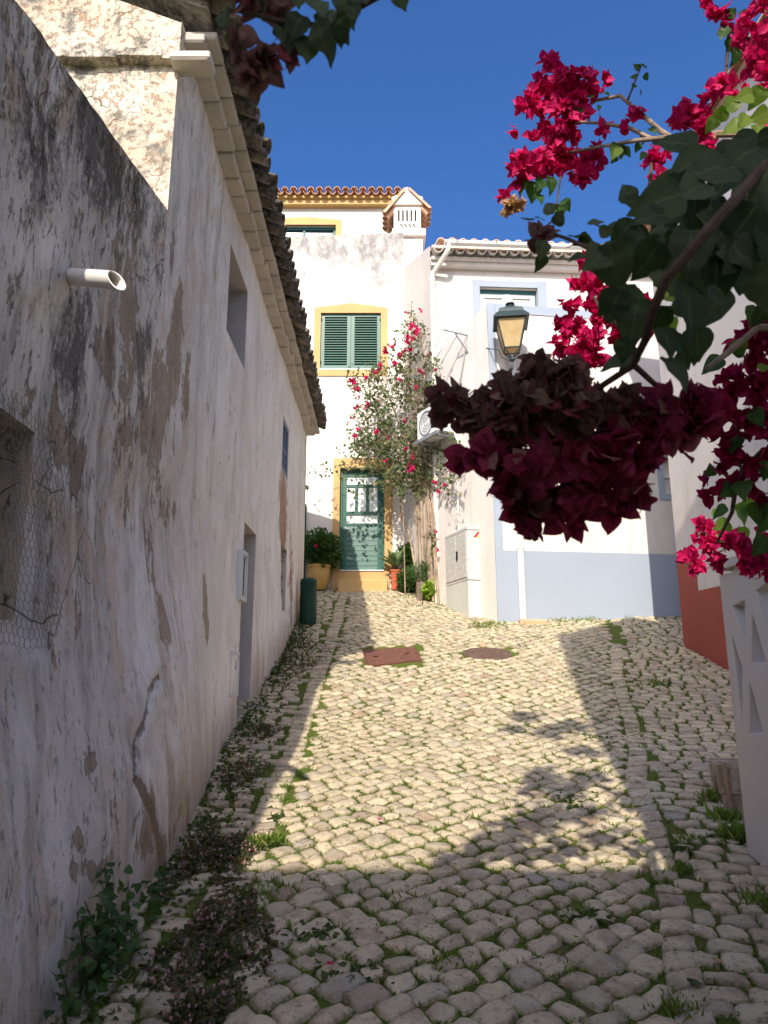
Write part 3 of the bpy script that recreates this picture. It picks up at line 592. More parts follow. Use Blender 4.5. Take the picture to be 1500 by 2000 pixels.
GO = (-5.2, 4.10); gab = lambda u: 4.32 + (5.2 + X0 - np.asarray(u, float)) * .42
wallmesh('gable_wall', MAT['gable'], oh, GO, (1.0, 0.0), 0, 5.2 + X0, 2.3, gab, (), lambda u, z: .02 * fbm(u * 1.1, z * 1.1, 3, .5, 14) * sst(3.84, 3.5, u), .05)
wallmesh('far_gable', MAT['old'], oh, (X0, 12.4), (-1.0, 0.0), 0, 4, 0, lambda u: 4.35 + .42 * np.asarray(u, float), (), None, .2, attrs={'clean': lambda u, z: 0 * u + 1})
mb = MB()
for i in range(26): # string course on the gable
    x = -5.2 + i * .15; zz = 3.985 + .012 * math.sin(i * 1.7)
    mb.box((x, 4.03 + .006 * math.sin(i * 2.3), zz), (x + .149, 4.11, zz + .055))
mb.build('string_course', MAT['gable'], oh)
mb = MB()                                                  # stepped plaster cornice under the tiles
y = 4.17
while y < 12.35:
    L = random.uniform(.24, .30); k = random.uniform(-.012, .012); g = random.uniform(.004, .012); zz = 4.235 + k + .008 * fbm(np.array(y), np.array(0.), 2)
    mb.box((X0 - .06, y, zz), (X0 + .13 + k, y + L - g, zz + .07), bev=.012); y += L
y = 4.2
while y < 12.35:
    L = random.uniform(.24, .30); k = random.uniform(-.01, .01); mb.box((X0 - .06, y, 4.3 + k), (X0 + .215 + k * .6, y + L - .008, 4.36 + k), bev=.012); y += L
mb.box((X0 - .03, 3.99, 3.93), (X0 + .235, 4.16, 4.0), bev=.015)
mb.build('cornice', MAT['soffit'], oh, False)
mb = MB(); bk = Vector((-1, 0, .36)).normalized()
eave(mb, (-1.0, 4.12, 4.40), (-1.01, 12.42, 4.44), bk, .2, .078, 3, .3, .02)
s1 = [(X0 + .18, 4.06, 4.45), (X0 + .18, 12.42, 4.48), (-4.6, 12.42, 5.83), (-4.6, 4.06, 5.8)]
mb.add(s1 + [(p[0], p[1], p[2] - .07) for p in s1], [(0, 1, 2, 3), (7, 6, 5, 4), (0, 4, 5, 1), (1, 5, 6, 2), (2, 6, 7, 3), (3, 7, 4, 0)])
for k in range(12): barrel(mb, Vector((-1.03 - k * .3 * .94, 4.06, 4.41 + k * .3 * .36)), bk, (0, 0, 1), .095, .37)
mb.build('roof', MAT['tile_old'], oh, True)
MB().box((X0 - .29, W1[0] - .02, W1[2] - .02), (X0 - .25, W1[1] + .02, W1[3] + .02)).build('shuttered_window', MAT['door_grey'], oh)
dmb = MB()
for k in range(5): dmb.box((X0 - .29, DR[0] + .01 + k * .131, -.6), (X0 - .255, DR[0] + .135 + k * .131, DR[3] + .01))
dmb.build('door', MAT['door_grey'], oh)
wn = MB(); 
frame_px(wn, LO, LD, (W2[0] - .0, W2[1] + .0, W2[2], W2[3]), (W2[0] + .07, W2[1] - .07, W2[2] + .07, W2[3] - .07), -.045, -.005)
wn.obox(LO, LD, (W2[0] + W2[1]) / 2 - .02, (W2[0] + W2[1]) / 2 + .02, -.04, -.012, W2[2] + .07, W2[3] - .07); wn.obox(LO, LD, W2[0] + .07, W2[1] - .07, -.04, -.014, 3.1, 3.13)
wo = wn.build('window', MAT['bluewin'], oh); MB().obox(LO, LD, W2[0], W2[1], -.05, -.046, W2[2], W2[3]).build('pane', MAT['pane'], wo)
mb = MB()
for r in range(11):
    y = HL[0] - random.uniform(0, .1)
    while y < HL[1]:
        L = random.uniform(.1, .22); y2 = min(y + L - .012, HL[1]); y1 = max(y, HL[0])
        if y2 - y1 > .03: mb.box((X0 - .12, y1, HL[2] + r * .078), (X0 - .06 + random.uniform(-.03, .04), y2, HL[2] + r * .078 + .066), bev=.008)
        y += L
mb.build('exposed_masonry', MAT['rubble'], oh)
def meter(y0, y1, z0, z1, prot, label, holes):
    t = thing('meter_box', label, 'meter box', (X0 + .01, (y0 + y1) / 2, z0)); mb = MB()
    frame_px(mb, (X0 + .012, 0), LD, (y0, y1, z0, z1), (y0 + .028, y1 - .028, z0 + .028, z1 - .028), -.03, prot); mb.build('frame', MAT['palewin'], t)
    MB().obox((X0 + .012, 0), LD, y0 + .02, y1 - .02, -.03, prot - .016, z0 + .02, z1 - .02).build('cover', MAT['concrete'], t)
    h = MB()
    for (fy, fz, s) in holes: h.obox((X0 + .012, 0), LD, y0 + (y1 - y0) * fy, y0 + (y1 - y0) * fy + s, prot - .02, prot - .008, z0 + (z1 - z0) * fz, z0 + (z1 - z0) * fz + s * 1.1)
    if holes: h.build('lock', MAT['dark'], t)
    else: MB().obox((X0 + .012, 0), LD, y0 + .1, y0 + .13, prot - .02, prot - .008, z0 + .05, z1 - .05).build('slot', MAT['dark'], t)
meter(6.74, 6.99, .74, 1.2, .05, 'small narrow framed meter box on the left wall beside the doorway, the upper one', [])
meter(6.53, 6.93, -.12, .27, .022, 'pale square meter cover low on the left wall beside the doorway, the lower one', [(.3, .72, .05), (.55, .6, .07), (.4, .3, .025)])
p = U(490, 985, X=X0); t = thing('wall_plaque', 'small white oval plaque on the left wall above the doorway', 'plaque', (X0, p[1], p[2]))
mb = MB(); mb.loft([[(X0 + q, p[1] + r * .07 * math.cos(R(18 * i)), p[2] + r * .11 * math.sin(R(18 * i))) for i in range(20)] for q, r in ((-.03, 1), (.025, 1), (.035, .85))]); mb.build('plate', MAT['pvc'], t, False)

# ------------------------------------------------------------------ back house with yellow trim
YB = 14.4; BO = (0.0, YB); BD = (1.0, 0.0)
bx = lambda px, py, Y=YB: (U(px, py, Y=Y)[0], U(px, py, Y=Y)[2])
def rect(px0, px1, py0, py1, Y=YB):
    a = bx(px0, (py0 + py1) / 2, Y); b = bx(px1, (py0 + py1) / 2, Y); m = (px0 + px1) / 2; return (a[0], b[0], bx(m, py1, Y)[1], bx(m, py0, Y)[1])
bh = thing('yellow_trim_house', 'white house at the end of the lane with yellow door and window surrounds', 'house', (-.5, YB, zg(-.5, YB)))
WIN = rect(626, 744, 612, 721); DOOR = rect(663, 751, 914, 1116); CX = .42
ztopB = bx(700, 459)[1]
wallmesh('facade', MAT['back'], bh, BO, BD, -4.5, CX, .5, lambda u: ztopB + .035 * (np.asarray(u, float) + 1.0), [WIN + (.12,), DOOR + (.2,)], lambda u, z: .018 * fbm(u * .8, z * .8, 3, .5, 61), .08,
         attrs={'stain': lambda u, z: .75 * sst(2.7, .1, ztopB - z) + .18 * fbm(u * 1.4, z * .9, 3, .5, 62) - .05 + .35 * sst(2.6, 1.7, z) * sst(-.6, -1.6, u)})
MB().box((-4.5, YB + .02, ztopB - .5), (CX - .01, YB + .28, ztopB - .03)).build('parapet', MAT['back'], bh)
mb = MB(); frame_px(mb, BO, BD, rect(613, 757, 602, 735), WIN, -.02, .028, .11); mb.build('window_surround', MAT['yellow'], bh)
d_out = rect(650, 766, 896, 1116); mb = MB(); frame_px(mb, BO, BD, (d_out[0], d_out[1], DOOR[2], d_out[3]), DOOR, -.02, .03, .02)
zstep = bx(700, 1131)[1]; mb.obox(BO, BD, d_out[0] - .0, d_out[1] - .06, -.15, .06, zstep - .3, DOOR[2] - .004); mb.build('door_surround', MAT['yellow'], bh)
zb = zg(-.4, 14.1) - .1; a = U(660, 1140, Y=14.02)[0]; b = U(757, 1140, Y=14.02)[0]
MB().box((a, 13.98, zb), (b, YB - .058, U(700, 1131, Y=13.98)[2]), bev=.02).build('doorstep', MAT['yellow'], bh)
MB().obox(BO, BD, DOOR[0] + .01, DOOR[1] - .01, -.2, .085, DOOR[2] - .003, DOOR[2] + .02).build('sill', MAT['whitepaint'], bh)
# louvred shutters
def shutter(u0, u1, z0, z1, nsl):
    mb = MB(); fr = .075; n0, n1 = -.075, -.03
    mb.obox(BO, BD, u0, u0 + fr, n0, n1, z0, z1); mb.obox(BO, BD, u1 - fr, u1, n0, n1, z0, z1); mb.obox(BO, BD, u0 + fr, u1 - fr, n0, n1, z1 - fr * .8, z1); mb.obox(BO, BD, u0 + fr, u1 - fr, n0, n1, z0, z0 + fr * 1.1)
    a, b = z0 + fr * 1.1, z1 - fr * .8; h = (b - a) / nsl
    for k in range(nsl):
        z = a + k * h; mb.hexa([(u0 + fr, YB + .034, z), (u1 - fr, YB + .034, z), (u1 - fr, YB + .072, z + h * .62), (u0 + fr, YB + .072, z + h * .62), (u0 + fr, YB + .034, z + .012), (u1 - fr, YB + .034, z + .012), (u1 - fr, YB + .072, z + h * .62 + .012), (u0 + fr, YB + .072, z + h * .62 + .012)])
    s = mb.build('shutter', MAT['green'], bh); hg = MB()
    for z in (z0 + .12, z1 - .16): hg.obox(BO, BD, (u0 if u0 < (WIN[0] + WIN[1]) / 2 - .2 else u1 - .02) + .002, (u0 if u0 < (WIN[0] + WIN[1]) / 2 - .2 else u1 - .02) + .018, n1, n1 + .012, z, z + .06)
    hg.build('hinge', MAT['dark'], s)
m = (WIN[0] + WIN[1]) / 2; shutter(WIN[0] + .006, m - .003, WIN[2] + .008, WIN[3] - .006, 20); shutter(m + .003, WIN[1] - .006, WIN[2] + .008, WIN[3] - .006, 20)
MB().obox(BO, BD, WIN[0], WIN[1], -.13, -.115, WIN[2], WIN[3]).build('window_back', MAT['dark'], bh)
MB().obox(BO, BD, WIN[0] - .01, WIN[1] + .01, -.1, .034, WIN[2] - .022, WIN[2] + .004).build('window_sill', MAT['whitepaint'], bh)
zq = lambda zy: bx(700, 840 + zy / 3.75)[1]; uq = lambda zx: bx(560 + zx / 3.75, 1000)[0]
dm = MB(); du0, du1 = DOOR[0], DOOR[1]; N0, N1 = -.16, -.12
dm.obox(BO, BD, du0, du0 + .05, N0, N1 + .03, DOOR[2] + .02, DOOR[3]); dm.obox(BO, BD, du1 - .05, du1, N0, N1 + .03, DOOR[2] + .02, DOOR[3]); dm.obox(BO, BD, du0 + .05, du1 - .05, N0, N1 + .03, DOOR[3] - .05, DOOR[3])
pu = [uq(435), uq(497), uq(520), uq(578), uq(602), uq(664)]
dm.obox(BO, BD, du0 + .055, pu[0], N0, N1, DOOR[2] + .03, DOOR[3] - .055); dm.obox(BO, BD, pu[5], du1 - .055, N0, N1, DOOR[2] + .03, DOOR[3] - .055)
for (z0, z1) in ((zq(330), DOOR[3] - .056), (zq(408), zq(388)), (zq(612), zq(586)), (zq(692), zq(674))): dm.obox(BO, BD, pu[0], pu[5], N0, N1 - .002, z0, z1)
for (u0, u1) in ((pu[1], pu[2]), (pu[3], pu[4])): dm.obox(BO, BD, u0, u1, N0, N1 - .004, zq(588), zq(406))
zlo = DOOR[2] + .03; zhi = zq(692); npl = 9
for k in range(npl): 
    h = (zhi - zlo) / npl; dm.hexa([(pu[0], YB - N1 + .004, zlo + k * h), (pu[5], YB - N1 + .004, zlo + k * h), (pu[5], YB - N0, zlo + k * h), (pu[0], YB - N0, zlo + k * h), (pu[0], YB - N1 + .014, zlo + (k + .93) * h), (pu[5], YB - N1 + .014, zlo + (k + .93) * h), (pu[5], YB - N0, zlo + (k + .93) * h), (pu[0], YB - N0, zlo + (k + .93) * h)])
dd = dm.build('door', MAT['green'], bh)
MB().obox(BO, BD, pu[0] - .01, pu[5] + .01, -.15, -.145, zq(692), DOOR[3] - .06).build('frosted_panes', MAT['frost'], dd)
MB().obox(BO, BD, uq(424), uq(434), N1, N1 + .012, zq(722), zq(700)).obox(BO, BD, uq(424), uq(458), N1 + .02, N1 + .032, zq(716), zq(711)).build('handle', MAT['metal'], dd)
MB().obox(BO, BD, du0, du1, -.21, -.2, DOOR[2], DOOR[3]).build('door_back', MAT['dark'], bh)
# set-back upper storey
YU = 16.4; UO = (0.0, YU); uw = rect(530, 656, 440, 475, YU); zt = bx(650, 405, YU)[1]
wallmesh('upper_storey', MAT['clean'], bh, UO, BD, -4.5, bx(762, 430, YU)[0] + .3, 6, zt, [(uw[0], uw[1], 8.6, uw[3], .15)], None, .3)
mb = MB(); frame_px(mb, UO, BD, (uw[0] - .14, bx(667, 440, YU)[0], 8.6, bx(600, 431, YU)[1]), (uw[0], uw[1], 8.6, uw[3]), -.02, .03, .09); mb.build('upper_window_surround', MAT['yellow'], bh)
mb = MB(); frame_px(mb, UO, BD, (uw[0], uw[1], 8.6, uw[3]), (uw[0] + .07, uw[1] - .07, 8.6, uw[3] - .07), -.14, -.1); mb.obox(UO, BD, (uw[0] + uw[1]) / 2 - .03, (uw[0] + uw[1]) / 2 + .03, -.14, -.1, 8.6, uw[3] - .07)
o = mb.build('upper_window', MAT['teal'], bh); MB().obox(UO, BD, uw[0], uw[1], -.149, -.141, 8.6, uw[3]).build('pane', MAT['pane'], o)
xr = bx(765, 400, YU)[0] + .25
mb = MB().box((-4.5, YU - .16, zt - .02), (xr, YU + .1, zt + .12)).box((-4.5, YU - .22, zt + .121), (xr, YU + .1, zt + .18)); mb.build('eave_cornice', MAT['yellow'], bh)
mb = MB(); eave(mb, (-4.5, YU - .36, zt + .235), (xr, YU - .36, zt + .235), (0, 1, .36), .212, .085, 2, .4, .004)
s1 = [(-4.5, YU - .16, zt + .24), (xr, YU - .16, zt + .24), (xr, YU + 3, zt + 1.35), (-4.5, YU + 3, zt + 1.35)]
mb.add(s1 + [(p[0], p[1], p[2] - .06) for p in s1], [(0, 1, 2, 3), (7, 6, 5, 4), (0, 4, 5, 1), (1, 5, 6, 2), (2, 6, 7, 3), (3, 7, 4, 0)]); mb.build('roof', MAT['tile'], bh, True)
# chimney with slots and a little tiled roof
YC = 15.2; cx_ = lambda px, py: bx(px, py, YC)
def cz(py): return bx(795, py, YC)[1]
def cxx(px): return bx(px, 430, YC)[0]
ch = MB().box((cxx(772), YC + .03, 6.5), (cxx(825), YC + .52, cz(462))).box((cxx(766), YC - .05, cz(462)), (cxx(831), YC + .6, cz(448)), bev=.01)
cho = ch.build('chimney', MAT['clean'], bh)
sl_ = []
for k in range(5):
    x = 777.5 + k * 8.1; sl_.append((cxx(x), cxx(x + 3.0), cz(432), cz(410.5), .1))
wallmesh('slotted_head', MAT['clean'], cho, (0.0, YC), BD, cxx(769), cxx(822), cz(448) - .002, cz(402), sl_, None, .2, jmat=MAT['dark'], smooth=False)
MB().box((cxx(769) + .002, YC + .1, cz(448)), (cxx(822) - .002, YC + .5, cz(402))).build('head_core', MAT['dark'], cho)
MB().box((cxx(769), YC + .001, cz(448)), (cxx(769) + .03, YC + .52, cz(402))).box((cxx(822) - .03, YC + .001, cz(448)), (cxx(822), YC + .52, cz(402))).build('head_side', MAT['clean'], cho)
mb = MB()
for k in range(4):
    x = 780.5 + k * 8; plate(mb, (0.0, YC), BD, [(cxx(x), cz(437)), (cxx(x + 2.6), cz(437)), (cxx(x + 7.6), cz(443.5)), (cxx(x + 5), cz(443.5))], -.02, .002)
mb.build('slanted_dark_strip', MAT['dark'], cho)  # dark strips on the face stand in for shaded slanted slots
mb = MB(); plate(mb, (0.0, YC), BD, [(cxx(765), cz(402)), (cxx(826), cz(402)), (cxx(826), cz(388)), (cxx(795), cz(376)), (cxx(765), cz(388))], -.56, .06)
mb.lathe((cxx(795), YC + .1, cz(379)), [(.09, 0), (.085, .06), (.05, .1), (.045, .22), (.03, .24)], 12); mb.build('pediment', MAT['clean'], cho)
mb = MB()
for sgn, e in ((-1, 753), (1, 838)):
    tip = Vector((cxx(e), 0, cz(421 if sgn < 0 else 413))); top = Vector((cxx(795), 0, cz(372))); bkv = (top - tip).normalized()
    for k in range(4):
        t = tip + Vector((0, YC - .02 + k * .19, 0)); barrel(mb, t, bkv, (0, 0, 1), .1, (top - tip).length * .97, True, taper=.9)
        barrel(mb, t + Vector((0, .095, -.03)), bkv, (0, 0, 1), .09, (top - tip).length * .9, False, taper=.9)
mb.build('chimney_roof', MAT['tile'], cho, True)
# standpipe against the facade
p = U(592, 1100, Y=14.3); mb = MB().tube([(p[0], 14.34, zg(p[0], 14.3) - .05), (p[0], 14.34, U(593, 985, Y=14.34)[2])], .035, 8)
t = thing('standpipe', 'thin dark upright pipe in the corner beside the green bin', 'pipe', (p[0], 14.34, zg(p[0], 14.3))); mb.build('tube', MAT['dgreen'], t, True)
# ------------------------------------------------------------------ white house with blue-grey trim
A = G(972, 1215)[:2]; FD = np.array((1.0, .14)); FD /= np.linalg.norm(FD); Bp = np.array((.90, 12.95)); Cp = np.array((CX, YB))
zpar = UP(946, 593, A, FD)[2]; zdado = UP(1150, 1079, A, FD)[2]; ax = lambda px, py: UW(px, py, A, FD)
wh = thing('blue_trim_house', 'white house at right of the lane with blue-grey dado, parapet and tiled eaves', 'house', (A[0] + 1.5, A[1] + .4, zg(A[0] + 1.5, A[1])))
w0 = ax(1293, 970); w1 = ax(1330, 888); LW = (w0[0] + .05, w0[0] + .62, ax(1305, 965)[1], ax(1305, 893)[1], .14)
wallmesh('front_wall', MAT['clean'], wh, A, FD, 0, 6.0, -.2, zpar, [LW], lambda u, z: .008 * fbm(u * .7, z * .7, 2, .5, 71), .15)
AB = Bp - A; LAB = float(np.linalg.norm(AB)); bdir = -AB / LAB
sidet = lambda u: zpar - .28 * (1 - np.asarray(u, float) / LAB)
wallmesh('side_wall', MAT['clean'], wh, Bp, bdir, 0, LAB, -.1, sidet, (), lambda u, z: .01 * fbm(u * .8, z * .8, 2, .5, 72), .15)
cdir = (Bp - Cp); LC = float(np.linalg.norm(cdir)); zB = U(845, 480, Y=12.95)[2]; zC = U(784, 525, Y=YB)[2]
wallmesh('upper_side_wall', MAT['clean'], wh, Cp, cdir, 0, LC, 0, lambda u: zC + (zB - zC) * np.asarray(u, float) / LC, (), None, .2)
UDr = np.array((1.0, .06)); UDr /= np.linalg.norm(UDr); ux = lambda px, py: UW(px, py, Bp, UDr)
q0 = ux(937, 580); q1 = ux(1050, 580); UWN = (q0[0], q1[0], 6.0, ux(995, 562)[1], .16); zeav = ux(990, 530)[1]
wallmesh('upper_wall', MAT['clean'], wh, Bp, UDr, 0, 5.4, 5.4, zeav + .25, [UWN], None, .25)
mb = MB(); frame_px(mb, Bp, UDr, (ux(923, 580)[0], ux(1068, 580)[0], 6.0, ux(995, 550)[1]), UWN[:4], -.02, .025); mb.build('upper_window_surround', MAT['bluegrey'], wh)
mb = MB(); frame_px(mb, Bp, UDr, UWN[:4], (UWN[0] + .03, UWN[1] - .03, 6.0, UWN[3] - .08), -.15, -.1)
o = mb.build('upper_window', MAT['teal'], wh); mb = MB(); 
for a, b in ((UWN[0] + .03, (UWN[0] + UWN[1]) / 2 - .02), ((UWN[0] + UWN[1]) / 2 + .02, UWN[1] - .03)): frame_px(mb, Bp, UDr, (a, b, 6.0, UWN[3] - .08), (a + .08, b - .08, 6.0, UWN[3] - .16), -.145, -.115)
mb.obox(Bp, UDr, (UWN[0] + UWN[1]) / 2 - .05, (UWN[0] + UWN[1]) / 2 + .05, -.145, -.1, 6.0, UWN[3] - .09)
mb.build('sash', MAT['whitepaint'], o); MB().obox(Bp, UDr, UWN[0], UWN[1], -.159, -.147, 6.0, UWN[3]).build('pane', MAT['curtain'], o)
# parapet thickness, terrace, trims
mb = MB().obox(A, FD, .0, 6.0, -.16, -.004, 5.5, zpar - .005); mb.obox(Bp, bdir, .1, LAB, -.16, -.004, 5.5, zpar - .29)
mb.add([(A[0] - .1, A[1] + .2, 5.5), (A[0] + 6, A[1] + 1.0, 5.5), (A[0] + 6, A[1] + 2.2, 5.5), (Bp[0], Bp[1], 5.5)], [(0, 1, 2, 3)]); mb.build('terrace', MAT['clean'], wh)
mb = MB().obox(A, FD, .135, 6.0, -.01, .012, zpar - .15, zpar + .012).obox(A, FD, -.0, .13, -.01, .014, zdado, zpar + .012); mb.build('parapet_trim', MAT['bluegrey'], wh)
MB().obox(A, FD, -.0, 6.0, -.01, .016, -.2, zdado).build('dado', MAT['bluegrey'], wh)
mb = MB(); frame_px(mb, A, FD, (LW[0] - .1, LW[1] + .1, LW[2] - .1, LW[3] + .1), LW[:4], -.01, .02); mb.build('window_surround', MAT['bluegrey'], wh)
mb = MB(); frame_px(mb, A, FD, LW[:4], (LW[0] + .05, LW[1] - .05, LW[2] + .05, LW[3] - .05), -.13, -.08); mb.obox(A, FD, LW[0] + .05, LW[1] - .05, -.12, -.085, (LW[2] + LW[3]) / 2 - .015, (LW[2] + LW[3]) / 2 + .015)
o = mb.build('window', MAT['whitepaint'], wh); MB().obox(A, FD, LW[0], LW[1], -.14, -.132, LW[2], LW[3]).build('pane', MAT['curtain'], o)
# eaves of the upper part
uN = np.array((UDr[1], -UDr[0])); W3 = lambda u, n, z: (Bp[0] + UDr[0] * u + uN[0] * n, Bp[1] + UDr[1] * u + uN[1] * n, z)
zg_ = ux(990, 500)[1]
mb = MB().obox(Bp, UDr, .0, 5.4, -.02, .14, zeav + .0, zeav + .09).obox(Bp, UDr, .0, 5.4, -.02, .2, zeav + .091, zeav + .16)
for k in range(25):                                        # scalloped tile undersides
    barrel(mb, Vector(W3(.12 + k * .212, .36, zeav + .25)), Vector((-uN[0], -uN[1], .3)), (0, 0, 1), .095, .4, False)
mb.build('eave_cornice', MAT['clean'], wh)
mb = MB(); eave(mb, W3(.06, .36, zeav + .36), W3(5.4, .36, zeav + .36), (-uN[0], -uN[1], .34), .212, .088, 2, .4, .004, False)
s1 = [W3(0, .3, zeav + .33), W3(5.4, .3, zeav + .33), W3(5.4, -3, zeav + 1.4), W3(0, -3, zeav + 1.4)]
mb.add(s1 + [(p[0], p[1], p[2] - .05) for p in s1], [(0, 1, 2, 3), (7, 6, 5, 4), (0, 4, 5, 1), (1, 5, 6, 2), (2, 6, 7, 3), (3, 7, 4, 0)]); mb.build('roof', MAT['tile_white'], wh, True)
mb = MB(); gz = zeav + .30; prof = [(math.cos(math.pi * i / 8) * .07, -math.sin(math.pi * i / 8) * .075) for i in range(9)]; prof2 = [(a * .85, b * .85) for a, b in prof[::-1]]
r1 = [W3(.22, .47 + a, gz + b) for a, b in prof + prof2]; r2 = [W3(5.4, .47 + a, gz + b) for a, b in prof + prof2]; mb.loft([r1, r2]); go = mb.build('gutter', MAT['whitepaint'], wh, False)
mb = MB()
for k in range(6): mb.tube([W3(.45 + k * .75, .55, gz - .03), W3(.45 + k * .75, .56, gz + .06), W3(.45 + k * .75, .4, gz + .13)], .008, 4)
mb.build('gutter_strap', MAT['rust'], go)
z780 = U(846, 800, Y=12.9)[2]
mb = MB().tube([W3(.3, .47, gz - .06), W3(.29, .46, gz - .16), W3(.24, .4, gz - .24), W3(.06, .1, gz - .42), W3(.03, .07, gz - .5), W3(.03, .07, gz - .62)], .048, 10).tube([W3(.03, .07, gz - .6), W3(.03, .07, .6)], .05, 10).lathe(W3(.03, .07, gz - .62), [(.058, 0), (.058, .06)], 12); mb.build('downpipe', MAT['cream'], wh, True)
p0 = ax(1012, 1080); p1 = ax(1022, 1208); pu_ = (p0[0] + p1[0]) / 2; n2 = np.array((FD[1], -FD[0])); A3 = lambda u, n, z: (A[0] + FD[0] * u + n2[0] * n, A[1] + FD[1] * u + n2[1] * n, z)
mb = MB().tube([A3(pu_, .06, zpar - .3), A3(pu_, .06, zg(*A3(pu_, .06, 0)[:2]) + .04)], .052, 10)
for z in (zdado + .02, 3.4, 4.8): mb.lathe(A3(pu_, .06, z), [(.06, 0), (.06, .05)], 12)
mb.build('lower_downpipe', MAT['pvc'], wh, True)
c = A3(pu_ + .12, .16, 0); MB().box((c[0] - .22, c[1] - .1, zg(c[0], c[1]) - .1), (c[0] + .2, c[1] + .1, zg(c[0], c[1]) + .05), bev=.02).build('drain_block', paint('sandstone_block', lin(206, 172, 136), .1, .9, .3, 9, .2), wh)

# ------------------------------------------------------------------ right house with red dado, balustrade wall
Rp = G(1338, 1262)[:2]; Rb = G(1416, 1306)[:2]; RD = Rb - Rp; RD /= np.linalg.norm(RD); rx = lambda px, py: UW(px, py, Rp, RD)
rh = thing('red_dado_house', 'white house on the right with brick-red dado, mostly hidden by pink flowers', 'house', (Rp[0] + .5, Rp[1] - 1, zg(Rp[0], Rp[1])))
_g1 = rx(1340, 335); _g2 = rx(1500, 70); _gk = (_g2[1] - _g1[1]) / (_g2[0] - _g1[0]); gz0 = _g1[1] - _gk * _g1[0]; gz1 = gz0 + _gk * 3.2
gtop = lambda u: gz0 + np.minimum(np.asarray(u, float), 3.2) * _gk
wallmesh('street_wall', MAT['clean'], rh, Rp, RD, 0, 5.5, -1.5, gtop, (), lambda u, z: .006 * fbm(u, z, 2), .25)
bd2 = (-RD[1], RD[0]); bo2 = (Rp[0] + 6 * (-bd2[0]) * -1, 0)
wallmesh('back_wall', MAT['clean'], rh, (Rp[0] + 6 * -RD[1], Rp[1] + 6 * RD[0]), (RD[1], -RD[0]), 0, 6, -1.5, gz0, (), None, .5)
z1 = rx(1372, 1152)[1]; z0 = rx(1345, 1092)[1]; us = rx(1364, 1152)[0]
mb = MB(); plate(mb, Rp, RD, [(-.0, -1.2), (5.4, -1.2), (5.4, z1 - .1), (us, z1), (us, z0), (0, z0)], -.01, .014); mb.build('dado', MAT['red'], rh)
mb = MB()
rn = np.array((RD[1], -RD[0])); R3 = lambda u, n, z: (Rp[0] + RD[0] * u + rn[0] * n, Rp[1] + RD[1] * u + rn[1] * n, z)
for (ua, za, ub, zb_) in ((-.2, gz0 - .2 * _gk + .01, 3.2, gz1 + .01), (6.6, gz0, 3.2, gz1 + .01)):
    s = [R3(ua, .05, za), R3(ub, .05, zb_), R3(ub, -6, zb_), R3(ua, -6, za)]; mb.add(s + [(p[0], p[1], p[2] + .08) for p in s], [(3, 2, 1, 0), (4, 5, 6, 7), (0, 1, 5, 4), (1, 2, 6, 5), (2, 3, 7, 6), (3, 0, 4, 7)])
    dv = Vector(s[1]) - Vector(s[0]); 
    for k in range(9): barrel(mb, Vector(s[0]) + dv * (k / 9) + Vector((0, 0, .09)), dv, (0, 0, 1), .1, dv.length / 8, True)
mb.build('roof', MAT['tile'], rh, True)

Kp = G(1461, 1667); KD = np.array((.16, -1.0)); KD /= np.linalg.norm(KD); kx = lambda zx, zy: UW(1250 + zx / 2.44, 900 + zy / 2.44, Kp[:2], KD)
bal = thing('balustrade_wall', 'white concrete balustrade wall with triangular lattice openings at right edge', 'balustrade', tuple(Kp))
ztopk = kx(357, 530)[1]
def lattice():
    cu = bpy.data.curves.new('lattice', 'CURVE'); cu.dimensions = '2D'; cu.fill_mode = 'BOTH'; cu.extrude = .055; cu.bevel_depth = .006; cu.bevel_resolution = 1
    def poly(p):
        s = cu.splines.new('POLY'); s.points.add(len(p) - 1); s.use_cyclic_u = True
        for i, q in enumerate(p): s.points[i].co = (q[0], q[1], 0, 1)
    poly([(0, -2.2), (2.6, -2.2), (2.6, ztopk), (.16, ztopk), (.12, ztopk - .03), (0, ztopk - .03)])
    P = 0
    T = [[(437, 690), (502, 655), (502, 860)], [(430, 800), (490, 985), (490, 1285)], [(530, 705), (608, 966), (530, 966)], [(520, 1035), (592, 1300), (520, 1304)], [(548, 618), (640, 548), (640, 905)]]
    tri = [[kx(*q) for q in t] for t in T]
    for t in tri: 
        if all(p[0] > .04 for p in t): poly(t)
    um = max(p[0] for t in tri for p in t) + .07; zlo = min(p[1] for t in tri for p in t); zhi = max(p[1] for t in tri for p in t); w_ = .32; h2 = (zhi - zlo) / 2
    while um + w_ < 2.5:
        for r in range(2):
            z = zlo + r * (h2 + .02); hh = h2 - .04
            poly([(um + .02, z), (um + w_ - .02, z), (um + w_ / 2, z + hh * .42)]); poly([(um + .02, z + hh), (um + w_ - .02, z + hh), (um + w_ / 2, z + hh * .58)])
            poly([(um, z + .05), (um, z + hh - .05), (um + w_ * .4, z + hh / 2)]); poly([(um + w_, z + .05), (um + w_, z + hh - .05), (um + w_ * .6, z + hh / 2)])
        um += w_ + .07
    ob = bpy.data.objects.new('tmp', cu); COL.objects.link(ob); bpy.context.view_layer.update()
    me = bpy.data.meshes.new_from_object(ob.evaluated_get(bpy.context.evaluated_depsgraph_get())); V = [(v.co.x, v.co.y, v.co.z) for v in me.vertices]; F = [tuple(p.vertices) for p in me.polygons]
    bpy.data.objects.remove(ob); kn = np.array((KD[1], -KD[0]))
    W = [(Kp[0] + KD[0] * u + kn[0] * (n - .06), Kp[1] + KD[1] * u + kn[1] * (n - .06), z) for u, z, n in V]
    return W, F
V_, F_ = lattice(); mesh_obj('lattice_panel', V_, F_, MAT['clean'], bal)
